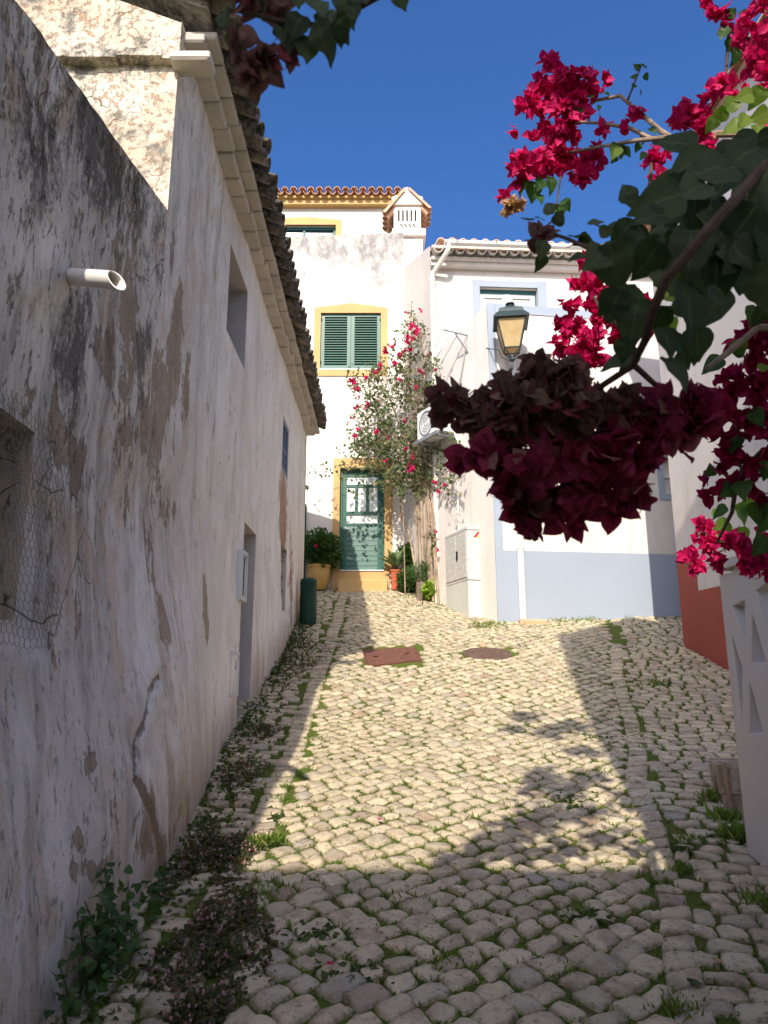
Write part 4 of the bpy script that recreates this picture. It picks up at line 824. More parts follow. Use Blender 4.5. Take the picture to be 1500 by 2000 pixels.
MB().obox(Kp[:2], KD, -.02, 2.6, -.16, .035, ztopk + .003, ztopk + .05).build('cap', MAT['clean'], bal)
a = G(1385, 1540); 
st = thing('stone_kerb', 'low rubble stone kerb ending beside the white balustrade wall', 'kerb', tuple(G(1420, 1590)))
mb = MB(); e0 = np.array(G(1440, 1600)); e1 = np.array(G(1392, 1535)); ztop_ = U(1390, 1478, Y=e1[1])[2]
dv = e1[:2] - e0[:2]; LK = float(np.linalg.norm(dv)); kd = -dv / LK
for k in range(9):
    u0 = LK * k / 9; u1 = LK * (k + .93) / 9; j = random.uniform(-.02, .03)
    zb0 = zg(*(e1[:2] + kd * u0)) - .1; hs = [zb0, zb0 + (ztop_ - zb0) * random.uniform(.4, .65), ztop_ + random.uniform(-.02, .015)]
    for m_ in range(2): mb.obox(e1[:2], kd, u0, u1, -.3 - m_ * .02, j + m_ * .012, hs[m_] + .004 * m_, hs[m_ + 1])
mb.obox(e1[:2], kd, -.15, LK + .2, -1.2, -.22, zg(*e1[:2]) - .3, ztop_ - .012)
mb.build('stones', MAT['rubble'], st)

# ------------------------------------------------------------------ unseen houses added behind the camera, sized to throw the shade on the lane
def plain_house(name, label, x0, x1, y0, y1, z1, rise, wins):
    t = thing(name, label, 'house', ((x0 + x1) / 2, (y0 + y1) / 2, zg((x0 + x1) / 2, (y0 + y1) / 2)))
    mb = MB(); mb.box((x0, y0, -4), (x1, y1, z1))
    if rise: plate(mb, (x0, y1), (1.0, 0.0), [(0, z1), (x1 - x0, z1), ((x1 - x0) / 2, z1 + rise)], .002, y1 - y0)
    mb.build('wall', MAT['clean'], t); mb = MB()
    for (u, z) in wins: mb.box((x0 + u, y1 - .05, z), (x0 + u + .8, y1 + .02, z + 1.1))
    if wins: mb.build('shuttered_windows', MAT['green'], t)
    return t
plain_house('lane_shade_house', 'unseen white house added behind the viewer to shade the foreground', -2.5, 1.05, -7, -4, 4.88, 0, [(.3, 1.5), (1.5, 1.5)])
plain_house('tall_shade_house', 'unseen tall white house added beside the viewer to shade the right of the lane', 0.88, 3.4, -1.6, .5, 7.85, 1.2, [])

# ------------------------------------------------------------------ street furniture
def cabinet():
    f0 = G(916, 1207); fl = G(862, 1181); n_f = U(951, 1207, Y=f0[1] - .02)
    d1 = np.array(fl[:2]) - np.array(f0[:2]); d1 = d1 / np.linalg.norm(d1) * .88; d2 = np.array((.30, .07))
    z0 = min(f0[2], fl[2]); zt = U(916, 1028, Y=f0[1])[2]; zm = U(916, 1132, Y=f0[1])[2]
    t = thing('utility_cabinet', 'pale grey speckled utility cabinet on a concrete plinth by the house corner', 'cabinet', (f0[0], f0[1], z0))
    def ring(e, z): 
        c = (d1 + d2) / 2; P = [np.zeros(2), d2, d1 + d2, d1]; return [tuple(np.array(f0[:2]) + c + (p - c) * e) + (z,) for p in P]
    MB().loft([ring(1, z0 - .3), ring(1, zm - .02), ring(.97, zm)]).build('plinth', MAT['concrete'], t)
    m = M('speckled_grp'); n = m.vor(60); k = m.noise(30, 5, .75); cm = m.pbr(m.mx(m.mr(k, .5, .62), lin(188, 184, 178), lin(222, 220, 216)), .7, m.bump(k, .3, .006))
    MB().loft([ring(1.03, zm + .001), ring(1.03, zm + .03), ring(1.0, zm + .031), ring(1.0, zt - .05)]).build('housing', cm, t)
    MB().loft([ring(1.035, zt - .049), ring(1.035, zt - .01), ring(1.0, zt)]).build('lid', cm, t)
    L = np.linalg.norm(d1); dd = d1 / L; o = np.array(f0[:2]) + d1; dr = -dd
    gm = MB().obox(o, dr, .02, L / 2 - .006, .001, .012, zm + .05, zt - .07).obox(o, dr, L / 2 + .006, L - .02, .001, .012, zm + .05, zt - .07); dr_ = gm.build('door_leaf', cm, t)
    MB().obox(o, dr, L / 2 + .05, L / 2 + .09, .012, .03, (zm + zt) / 2 - .07, (zm + zt) / 2 + .08).build('handle', MAT['dark'], dr_)
    # small red and yellow warning sticker on the end panel
    L2 = float(np.linalg.norm(d2)); mb = MB(); P = lambda a, b, s=0: (a * L2, zm + (zt - zm) * b)
    o2 = np.array(f0[:2])
    plate(mb, o2, d2, [P(.36, .80), P(.50, .80), P(.72, .90), P(.58, .90)], .002, .006); s = mb.build('sticker', plain('red_sticker', lin(214, 44, 30)), t)
    mb = MB(); plate(mb, o2, d2, [P(.48, .79), P(.66, .79), P(.66, .845)], .002, .005); mb.build('sticker', plain('yellow_sticker', lin(236, 190, 60)), t)
cabinet()
def lantern():
    yl = A[1] - .42; c0 = U(998, 640, Y=yl); X, Y = c0[0], yl; sc_ = (Y * CP + c0[2] * SP) / FPX; zf = lambda py: U(998, py, Y=yl)[2]
    t = thing('street_lantern', 'old-fashioned street lantern with amber glass and dark iron cap on the house corner', 'street lamp', (X, Y, zf(690)))
    sq = lambda h, z, rot=R(38): [(X + h * math.sqrt(2) * math.cos(rot + math.pi / 2 * i), Y + h * math.sqrt(2) * math.sin(rot + math.pi / 2 * i), z) for i in range(4)]
    W = sc_ * 31; zt_, zb_ = zf(632), zf(684)
    MB().loft([sq(W * .46, zb_), sq(W * .86, zt_)]).build('glass', MAT['amber'], t)
    MB().loft([sq(W * 1.08, zt_), sq(W * 1.1, zt_ + .02), sq(W * .78, zf(618)), sq(W * .72, zf(611)), sq(W * .30, zf(603)), sq(W * .26, zf(601))]).lathe((X, Y, zf(602)), [(W * .24, 0), (W * .26, .02), (W * .17, .03), (W * .17, .05), (W * .3, .06), (W * .28, .08), (W * .05, .1)], 14).build('cap', MAT['blackgreen'], t)
    mb = MB(); lo, hi = sq(W * .47, zb_), sq(W * .87, zt_)
    for i in range(4): mb.tube([lo[i], hi[i]], .012, 5); mb.tube([lo[i], lo[(i + 1) % 4]], .012, 5); mb.tube([hi[i], hi[(i + 1) % 4]], .012, 5); mb.tube([lo[i], (X, Y, zb_ - .14)], .011, 5)
    mb.lathe((X, Y, zb_ - .2), [(.02, 0), (.05, .03), (.05, .06), (.02, .08)], 10); mb.build('frame', MAT['blackgreen'], t)
    wx = A3(.2, .02, 0)
    mb = MB().tube([(X, Y, zb_ - .18), (X, Y, zb_ - .3), (X * .5 + wx[0] * .5, (Y + wx[1]) / 2, zb_ - .42), (wx[0], wx[1], zb_ - .34)], .016, 6).tube([(X, Y, zb_ - .2), (X - .16, Y + .02, zb_ - .12), (X - .2, Y + .1, zb_ + .05), (wx[0] - .28, wx[1] + .2, zb_ + .35)], .008, 5); mb.build('bracket', MAT['blackgreen'], t)
lantern()
def line_frame():
    p = U(905, 606, Y=12.25); sn = np.array((bdir[1], -bdir[0])); S3 = lambda u, n, z: (Bp[0] + bdir[0] * u + sn[0] * n, Bp[1] + bdir[1] * u + sn[1] * n, z)
    zl = zpar - .33
    t = thing('washing_line', 'metal washing-line bracket with thin lines strung along the white side wall', 'washing line', S3(1.1, 0, zl))
    mb = MB().tube([S3(1.2, -.02, zl), S3(1.15, .52, zl + .02)], .014, 5).tube([S3(1.2, -.02, zl - .35), S3(1.17, .25, zl)], .012, 5).tube([S3(1.2, 0, zl - .03), S3(1.0, .05, zl - .75), S3(.9, .04, zl - 1.1)], .012, 5)
    for n in (.5, .36, .2): mb.tube([S3(1.16, n, zl + .03), S3(1.16, n, zl - .07)], .012, 4)
    mb.tube([S3(.06, -.0, zl - .45), S3(.06, .5, zl - .42)], .012, 5); mb.build('bracket', MAT['metal'], t)
    mb = MB()
    for n in (.48, .34, .2): mb.tube([S3(1.16, n, zl - .03), S3(.6, n, zl - .36), S3(.06, n, zl - .46)], .0045, 4)
    mb.build('line', MAT['wire'], t)
line_frame()
def aircon():
    c = UP(852, 872, Bp, bdir); sn = np.array((bdir[1], -bdir[0])); u0 = (c[0] - Bp[0]) * bdir[0] + (c[1] - Bp[1]) * bdir[1]; z = c[2]
    u0 = .12
    t = thing('air_conditioner', 'white air conditioner on a wall bracket half hidden behind the flowers', 'air conditioner', tuple(c)); S3 = lambda u, n, z: (Bp[0] + bdir[0] * u + sn[0] * n, Bp[1] + bdir[1] * u + sn[1] * n, z)
    body = MB().obox(Bp, bdir, u0, u0 + .75, .12, .4, z + .02, z + .55).build('casing', MAT['whitepaint'], t)
    mb = MB(); cc = (u0 + .3, z + .28)
    mb.loft([[S3(cc[0] + r * math.cos(R(15 * i)), n, cc[1] + r * math.sin(R(15 * i))) for i in range(24)] for r, n in ((.23, .401), (.23, .412), (.2, .412), (.2, .403))], cap=False)
    for r in (.05, .1, .15): mb.tube([S3(cc[0] + r * math.cos(R(20 * i)), .41, cc[1] + r * math.sin(R(20 * i))) for i in range(19)], .005, 4)
    mb.build('fan_grille', MAT['metal'], t)
    mb = MB()
    for u in (u0 + .06, u0 + .62): mb.obox(Bp, bdir, u, u + .05, -.02, .46, z - .05, z + .0).obox(Bp, bdir, u, u + .05, -.02, .03, z - .12, z - .05)
    mb.obox(Bp, bdir, u0 + .0, u0 + .75, .42, .46, z - .045, z + .015); mb.build('bracket', MAT['metal'], t)
    MB().tube([S3(u0 + .7, .1, z + .1), S3(u0 + .75, .04, z - .15), S3(u0 + .7, .03, z - .5), S3(u0 + .7, .03, .9)], .014, 6).build('hose', MAT['pvc'], t)
aircon()
def bin_():
    p = G(601, 1217); t = thing('green_bin', 'dark green upright cylindrical bin by the far end of the old wall', 'bin', tuple(p)); d = p[1] * CP + p[2] * SP; r = 16.5 * d / FPX; h = U(601, 1129, Y=p[1])[2] - p[2]
    MB().lathe(p, [(r * .93, -.02), (r * .96, .0), (r, .06), (r, h * .86), (r * 1.02, h * .87), (r * 1.02, h * .9), (r * .97, h * .95), (r * .8, h * .985), (r * .4, h)], 28).build('drum', MAT['dgreen'], t, True)
    MB().lathe(p, [(r * 1.012, h * .5), (r * 1.022, h * .51), (r * 1.012, h * .52)], 28).build('hoop', MAT['dgreen'], t, True)
bin_()
def covers():
    P = [np.array(q) for q in man_rect]; c = sum(P) / 4; t = thing('drain_cover', 'rusty rectangular iron drain cover set in the cobbles', 'manhole cover', tuple(c))
    n = Vector(P[1] - P[0]).cross(Vector(P[3] - P[0])).normalized(); n = n if n.z > 0 else -n; up = np.array(n) * .022
    rg = lambda e, z: [tuple(c + (p - c) * e + np.array(n) * z) for p in P]
    MB().loft([rg(1, -.08), rg(1, .012), rg(.95, .014), rg(.94, .008), rg(.93, .016)]).build('plate', MAT['rust'], t)
    mb = MB()
    for k in range(2):
        a = c + (P[3] - P[0]) * .0 + (P[1] - P[0]) * (-.3 + .6 * k); mb.lathe(tuple(a + np.array(n) * .016), [(.03, 0), (.028, .006), (.012, .007)], 10)
    mb.build('lift_hole', MAT['dark'], t)
    c = np.array(man_c); t = thing('manhole_cover', 'round brown iron manhole cover set in the cobbles among grass', 'manhole cover', tuple(c)); r = .31
    sl_y = float(zg(c[0], c[1] + .1) - zg(c[0], c[1] - .1)) / .2
    def ring(rr, z): return [(c[0] + rr * math.cos(R(10 * i)), c[1] + rr * math.sin(R(10 * i)), c[2] + sl_y * rr * math.sin(R(10 * i)) + z) for i in range(36)]
    MB().loft([ring(r, -.08), ring(r, .016), ring(r * .9, .018), ring(r * .89, .01), ring(r * .86, .01), ring(r * .85, .017)]).build('plate', MAT['rust2'], t)
    mb = MB()
    for i in range(-4, 5):
        for j in range(-4, 5):
            if i * i + j * j < 17: x, y = i * .055, j * .055; mb.box((c[0] + x - .014, c[1] + y - .014, c[2] + sl_y * y + .005), (c[0] + x + .014, c[1] + y + .014, c[2] + sl_y * y + .023))
    mb.build('tread_pattern', MAT['rust2'], t)
covers()
# ------------------------------------------------------------------ grass in the joints and weeds
def grass():
    C = CJ; n = len(C); lv = Leaves(); P = []; S = []
    # points along the joints between setts
    k = rng.integers(0, n, 190000); e = rng.integers(0, 4, 190000); t = rng.random(190000); a = C[k, e]; b = C[k, (e + 1) % 4]; q = a + (b - a) * t[:, None] + rng.normal(0, .008, (190000, 2))
    x, y = q[:, 0], q[:, 1]
    den = .62 + .9 * fbm(x * .9, y * .9, 3, .55, 70) + .5 * fbm(x * 3.1, y * 3.1, 2, .5, 71)
    den = den + .5 * np.exp(-((x - XL(y) - .14) / .10) ** 2) * (y < 8) + .45 * np.exp(-((x - XR(y)) / .16) ** 2) + .55 * np.exp(-((x + .95) / .25) ** 2) - .25 * (x > XR(y) + .25) * (y > 5)
    den = den + 1.2 * np.exp(-(np.hypot((x - man_c[0]) / 1.3, y - man_c[1]) / .45) ** 4)
    ok = rng.random(190000) < np.clip(den, .02, 1) * np.where(y > 9, .45, .8); x, y = x[ok], y[ok]; m = len(x)
    h = rng.uniform(.014, .036, m) * (1 + .5 * np.clip(fbm(x * 2, y * 2, 2, .5, 73), -.5, 1))
    d = np.stack([rng.normal(0, .75, m), rng.normal(0, .75, m), rng.uniform(.5, 1.1, m)], -1)
    lv.add(T_NARROW, np.stack([x, y, zg(x, y) - .012], -1), d, rdir(m), h)
    k = rng.integers(0, n, 150000); e = rng.integers(0, 4, 150000); t = rng.random(150000); a = C[k, e]; b = C[k, (e + 1) % 4]; q = a + (b - a) * t[:, None] + rng.normal(0, .006, (150000, 2)); x, y = q[:, 0], q[:, 1]
    den = .72 + 1.0 * fbm(x * .8, y * .8, 3, .55, 77) + .5 * fbm(x * 3.5, y * 3.5, 2, .5, 78); ok = (rng.random(150000) < np.clip(den, .05, 1) * np.where(y > 8.5, .5, .95)) & (y > 2.2) & (x < 4.6); x, y = x[ok], y[ok]; m = len(x)
    d = np.stack([rng.normal(0, .8, m), rng.normal(0, .8, m), rng.uniform(.1, .8, m)], -1); lv.add(T_TINY, np.stack([x, y, zg(x, y) - .009], -1), d, np.array([[0, 0, 1.]]) + rng.normal(0, .4, (m, 3)), rng.uniform(.012, .026, m))
    # taller tufts: by the white house, along the walls, by the balustrade
    tufts = [(1120, 1210, 60, 160, .10), (1180, 1200, 50, 160, .11), (1060, 1222, 50, 90, .06), (955, 1222, 45, 200, .09), (1000, 1215, 40, 60, .06), (900, 1285, 30, 120, .05), (985, 1262, 30, 70, .05), (800, 1165, 40, 110, .08), (850, 1185, 50, 90, .07), (820, 1258, 30, 90, .05), (760, 1235, 40, 60, .04), (700, 1230, 30, 80, .05), (1280, 1335, 30, 130, .07), (1220, 1345, 30, 60, .05), (1300, 1255, 25, 60, .06), (1370, 1275, 20, 60, .07),
             (1450, 1640, 35, 260, .13), (1420, 1600, 35, 180, .11), (1390, 1560, 25, 120, .09), (1340, 1640, 40, 120, .06), (1330, 1700, 30, 110, .06), (1280, 1720, 40, 90, .06), (1480, 1760, 40, 120, .07), (1230, 1430, 30, 80, .05), (1170, 1510, 30, 80, .05), (545, 1560, 22, 110, .05), (500, 1650, 30, 170, .08), (530, 1640, 25, 120, .07), (560, 1540, 20, 90, .06), (620, 1445, 30, 130, .05), (600, 1400, 30, 80, .05), (520, 1740, 60, 160, .06), (600, 1290, 50, 130, .06), (640, 1270, 30, 80, .05), (1130, 1780, 40, 60, .05), (1100, 1900, 50, 60, .05), (1330, 1970, 60, 100, .06), (880, 1870, 50, 60, .05), (740, 1680, 50, 90, .04), (860, 1690, 40, 90, .04), (780, 1755, 40, 60, .05), (960, 1800, 40, 50, .04)]
    for (px, py, r, cnt, hh) in tufts:
        c = G(px, py); a = G(px + r, py); rr = max(.03, abs(a[0] - c[0])); q = rng.normal(0, .45, (cnt, 2)) * rr; x = c[0] + q[:, 0]; y = c[1] + q[:, 1] * .8; ok = x > X0 + .04; x, y = x[ok], y[ok]; m = len(x)
        d = np.stack([rng.normal(0, .45, m), rng.normal(0, .45, m), rng.uniform(.6, 1.1, m)], -1); lv.add(T_NARROW, np.stack([x, y, zg(x, y) - .01], -1), d, rdir(m), rng.uniform(.4, 1.1, m) * hh * .8)
    o = lv.build('grass', MAT['grass']); tag(o, kind='stuff')
    # low broad-leaved weeds (ground cover) along the foot of the left wall and in joints
    lv = Leaves(); spots = []
    for y in np.arange(1.9, 12.0, .04):
        dens = .5 + .9 * float(fbm(np.array(y * .9), np.array(3.3), 3, .5, 75))
        for _ in range(int(max(0, dens) * 26)): spots.append((X0 + float(batter(y)) + .01 + abs(random.gauss(0, .14)), y + random.uniform(-.03, .03), random.uniform(.012, .03)))
    for (px, py, r, cnt) in [(1120, 1208, 50, 120), (1190, 1200, 40, 120), (1290, 1335, 30, 80), (1440, 1640, 40, 160), (1130, 1560, 60, 80), (1170, 1440, 40, 60), (520, 1650, 40, 120), (545, 1600, 20, 60), (1150, 1790, 50, 80), (840, 1180, 60, 160), (950, 1225, 40, 120), (1330, 1660, 30, 60), (700, 1900, 80, 120), (620, 1830, 60, 100)]:
        c = G(px, py); rr = abs(G(px + r, py)[0] - c[0])
        for _ in range(cnt): spots.append((c[0] + random.gauss(0, .5) * rr, c[1] + random.gauss(0, .4) * rr, random.uniform(.012, .028)))
    S = np.array(spots); m = len(S); p = np.stack([S[:, 0], S[:, 1], zg(S[:, 0], S[:, 1]) + np.abs(rng.normal(0, .03, m)) * np.exp(-((S[:, 0] - X0) / .25))], -1)
    d = rdir(m) * np.array([[1, 1, .35]]) + np.array([[0, 0, .25]]); lv.add(T_SMALL, p, d, np.array([[0, 0, 1.]]) + rng.normal(0, .5, (m, 3)), S[:, 2] * 1.5)
    o = lv.build('weeds', MAT['weed']); tag(o, kind='stuff')
grass()
def knotweed(px, py, rx, ry, n, label):
    c = G(px, py); a = abs(G(px + rx, py)[0] - c[0]); b = abs(G(px, py - ry)[1] - c[1]); t = thing('knotweed', label, 'plant', tuple(c), 'creeping knotweed clumps by the old wall')
    ang = rng.uniform(0, 2 * np.pi, n); r = np.sqrt(rng.random(n)) * (1 + .25 * rng.random(n) ** 4) * (1 + .3 * np.sin(3 * ang + px)); x = c[0] + np.cos(ang) * r * a; y = c[1] + np.sin(ang) * r * b; x = np.maximum(x, X0 + batter(y) + .01)
    h = .045 * (1 - np.clip(r, 0, 1) ** 2) + .008; z = zg(x, y) + h * rng.uniform(.15, 1.0, n); lv = Leaves(); d = rdir(n) * np.array([[1, 1, .5]]) + np.array([[0, 0, .2]])
    lv.add(T_SMALL, np.stack([x, y, z], -1), d, np.array([[0, 0, 1.]]) + rng.normal(0, .5, (n, 3)), rng.uniform(.014, .03, n)); lv.build('foliage', MAT['knot'], t)
    mb = MB(); k = n // 34
    for i in rng.integers(0, n, k):
        p = (x[i], y[i], zg(x[i], y[i]) + h[i] + .012); s = random.uniform(.004, .0065); mb.lathe(p, [(s * .5, -s), (s, 0), (s * .6, s), (s * .1, s * 1.2)], 6)
    mb.build('flower_heads', MAT['kfl'], t, True)
MAT['kfl'] = paint('pink_flower_heads', lin(186, 140, 142), .15, .8, .1, 40, .2)
knotweed(430, 1830, 95, 85, 2300, 'largest dark creeping knotweed clump, in the shaded foreground left of the cobbles')
knotweed(395, 1985, 62, 50, 800, 'small dark knotweed clump closest to the viewer, below the largest clump')
knotweed(445, 1672, 62, 42, 1500, 'knotweed clump with pink flower heads where the wall shadow ends, half in sun')
knotweed(385, 1672, 34, 60, 800, 'shaded knotweed hugging the foot of the wall beside the half-sunlit clump')
knotweed(585, 1285, 45, 45, 1500, 'dark brownish knotweed clump in front of the green bin')
knotweed(515, 1430, 34, 14, 500, 'small reddish knotweed patch on the cobbles by the doorway')
knotweed(470, 1515, 45, 28, 800, 'dark knotweed patch by the wall just below the doorway')
def ivy():
    t = thing('nettle_plant', 'leafy green weed growing up the foot of the old wall in the lower left corner', 'plant', tuple(G(205, 1870))); lv = Leaves(); st = MB()
    for (p0, p1, k) in (((190, 1870), (205, 1690), 60), ((200, 1860), (165, 1760), 40), ((160, 1890), (150, 1780), 45), ((130, 1930), (115, 1880), 22), ((225, 1850), (250, 1720), 26), ((215, 1860), (200, 1790), 40), ((300, 1790), (290, 1730), 26), ((270, 1810), (330, 1750), 20)):
        a = U(p0[0], p0[1], X=X0 + .3); g = zg(a[0], a[1]); a = np.array([a[0], a[1], g]); b = U(p1[0], p1[1], X=X0 + .24); st.tube([a, a * .5 + b * .5 + np.array([.03, 0, 0]), b], [.005, .004, .002], 5)
        tt = rng.random(k); pos = a[None] + (b - a)[None] * tt[:, None] + rng.normal(0, .03, (k, 3)) + np.array([[.03, 0, 0]]); pos[:, 0] = np.maximum(pos[:, 0], X0 + .23); pos[:, 2] = np.maximum(pos[:, 2], zg(pos[:, 0], pos[:, 1]) + .01)
        d = rdir(k) + np.array([[.5, -.2, -.1]]); lv.add(T_HEART, pos, d, np.array([[.4, -.2, 1.]]) + rng.normal(0, .35, (k, 3)), rng.uniform(.024, .05, k))
    lv.build('foliage', MAT['ivy'], t); st.build('stem', MAT['weed'], t, True)
ivy()
for (px, py, mt, lab, sz) in ((738, 1611, 'bract', 'fallen crimson petal on the sunlit cobbles', .035), (1187, 1712, 'leaf_lime', 'fallen yellow-green leaf at the edge of the light patch', .05), (829, 1461, 'leaf_dark', 'fallen dark green leaf on the sunlit cobbles', .06), (836, 1442, 'bract_tan', 'small fallen orange leaf just above the dark green one', .03), (1398, 1895, 'bract_tan', 'brown dead leaf on the shaded cobbles at lower right', .05), (1352, 1940, 'leaf_dark', 'dull green leaf on the shaded cobbles at lower right', .06), (640, 1900, 'bract', 'crimson petal on the shaded cobbles in the foreground', .03)):
    c = G(px, py); lv = Leaves(); lv.add(T_HEART, [tuple(c + np.array([0, 0, .03]))], [(.7, .5, .15)], [(.1, -.2, 1)], [sz]); tag(lv.build('fallen_leaf', MAT[mt]), lab, 'leaf', 'fallen leaves and petals on the cobbles')

# ------------------------------------------------------------------ plants by the yellow door
def bush(name, parent, c, rad, n, size, mat, zmin=None, tpl=T_SMALL, up=.6):
    o = rdir(n); r = rng.random((n, 1)) ** .45; lump = 1 + .35 * fbm(o[:, 0] * 2.2 + c[0], o[:, 2] * 2.2 + o[:, 1], 2, .5, 80)[:, None]
    p = np.asarray(c)[None] + o * r * lump * np.asarray(rad)[None]
    if zmin is not None: p[:, 2] = np.maximum(p[:, 2], zmin)
    lv = Leaves(); lv.add(tpl, p, o + rdir(n) * .8 + np.array([[0, 0, up]]), np.array([[0, -.4, 1.]]) + rng.normal(0, .5, (n, 3)), size * rng.uniform(.6, 1.3, n)); return lv.build(name, MAT[mat], parent)
def stems(parent, base, tips, r=.006, mat='bark'):
    mb = MB()
    for q in tips:
        b = Vector(base); e = Vector(q); mb.tube([b, b.lerp(e, .5) + Vector((0, 0, .04)), e], [r, r * .8, r * .4], 5)
    return mb.build('stems', MAT[mat], parent, True)
def spread_tips(c, rad, k): return [tuple(np.asarray(c) + np.array(q) * np.asarray(rad) * .8) for q in (rdir(k) * [1, 1, 1])]
yp = 13.7; p = G(620, 1153); yp = p[1]
pz = float(zg(p[0], yp)); r = abs(U(645, 1140, Y=yp)[0] - U(600, 1140, Y=yp)[0]) / 2; cx = U(622, 1140, Y=yp)[0]; zr = U(622, 1104, Y=yp)[2]; h = zr - pz
t = thing('potted_shrub', 'dark leafy shrub with a red flower in a yellow pot left of the door', 'potted plant', (cx, yp, pz))
MB().lathe((cx, yp, pz), [(r * .62, 0), (r * .7, .02), (r * .95, h * .4), (r, h * .7), (r * .98, h * .88), (r * 1.06, h * .9), (r * 1.06, h), (r * .95, h), (r * .9, h * .92)], 24).build('pot', MAT['potyellow'], t, True)
bc = U(628, 1074, Y=yp); bush('foliage', t, bc, (.40, .32, .38), 2600, .06, 'leaf_bush'); stems(t, (cx, yp, zr - .1), spread_tips(bc, (.4, .3, .36), 26))
q = U(618, 1067, Y=yp - .3); lv = Leaves(); florets(lv, [(q, .04)], .035, 8, 1); lv.build('flower', MAT['bract'], t)
p = G(775, 1153); ya = p[1]; pz = float(zg(p[0], ya)); a = U(763, 1135, Y=ya)[0]; b = U(788, 1135, Y=ya)[0]; zr = U(775, 1114, Y=ya)[2]; h = zr - pz; cx = (a + b) / 2; r = (b - a) / 2
t = thing('potted_agave', 'broad grey-green agave in a red terracotta pot right of the yellow step', 'potted plant', (cx, ya, pz))
MB().loft([rrect(cx - r * k, ya - r * k, cx + r * k, ya + r * k, r * .2, pz + z) for k, z in ((.84, 0), (.92, .02), (.92, .06), (.86, .065), (.98, h * .9), (1.08, h * .91), (1.08, h), (.9, h), (.88, h * .9))]).build('pot', MAT['terracotta'], t)
ac = U(772, 1096, Y=ya - .05); lv = Leaves(); n = 46; d = rdir(n); d[:, 2] = np.abs(d[:, 2]) * .9 + .05; lv.add(T_AGAVE, np.repeat(np.array([[ac[0], ac[1], zr + .03]]), n, 0) + d * .02 + np.array([[0, 0, .1]]) * rng.random((n, 1)), d, np.array([[0, 0, 1.]]) + rng.normal(0, .1, (n, 3)), rng.uniform(.18, .36, n)); lv.build('rosette', MAT['leaf_agave'], t)
MB().tube([(cx, ya, zr - .08), (ac[0], ac[1], zr + .15)], .03, 6).build('stem', MAT['bark'], t, True)
p = G(838, 1174); yw = p[1] + .05; pz = float(zg(p[0], yw)); a = U(814, 1150, Y=yw)[0]; b = U(838, 1150, Y=yw)[0]; zr = U(826, 1136, Y=yw)[2]
t = thing('wooden_planter', 'low grey wooden planter with a bushy green plant beside the cabinet', 'planter', ((a + b) / 2, yw, pz)); mb = MB()
for k in range(4): mb.box((a + (b - a) * k / 4 + .003, yw - .01 * (k % 2), pz - .05), (a + (b - a) * (k + 1) / 4 - .003, yw + .03, zr + random.uniform(-.02, .01)))
for k in range(4): mb.box((b - .03, yw + .035 + k * .1, pz - .05), (b, yw + .13 + k * .1, zr + random.uniform(-.02, .01))); mb.box((a, yw + .035 + k * .1, pz - .05), (a + .03, yw + .13 + k * .1, zr))
mb.build('boards', MAT['wood'], t); MB().box((a + .032, yw + .032, pz), (b - .032, yw + .42, zr - .04)).build('soil', MAT['soil'], t)
bc = U(832, 1118, Y=yw + .15); bush('foliage', t, bc, (.34, .24, .22), 2200, .05, 'leaf_bush', tpl=T_NARROW); 
t2 = thing('shrub', 'dark green low shrub between the agave pot and the wooden planter', 'shrub', tuple(G(798, 1160))); c = G(798, 1160); bc = (c[0], c[1] + .1, c[2] + .24); bush('foliage', t2, bc, (.2, .18, .26), 1300, .05, 'leaf_bush', zmin=c[2]); stems(t2, tuple(c), spread_tips(bc, (.2, .18, .24), 14), .005)
t2 = thing('shrub', 'round leafy shrub behind the agave right of the door', 'shrub', tuple(G(805, 1150))); c = U(800, 1085, Y=14.1); bush('foliage', t2, c, (.2, .16, .24), 900, .07, 'leaf_bush'); stems(t2, (c[0], c[1], float(zg(c[0], c[1]))), spread_tips(c, (.2, .18, .24), 10), .007)
p = G(856, 1174); r = .07; t = thing('blue_pot', 'small blue plastic pot with a lime-green plant beside the cabinet', 'potted plant', tuple(p)); MB().lathe(p, [(r * .75, 0), (r, .2), (r * 1.08, .205), (r * 1.08, .235), (r * .95, .235), (r * .9, .2)], 18).build('pot', MAT['blueplastic'], t, True)
c = U(845, 1153, Y=p[1] - .05); bush('foliage', t, c, (.16, .14, .16), 420, .075, 'leaf_lime', zmin=p[2] + .01); stems(t, (p[0], p[1], p[2] + .18), spread_tips(c, (.14, .12, .14), 10), .004, 'leaf_lime')

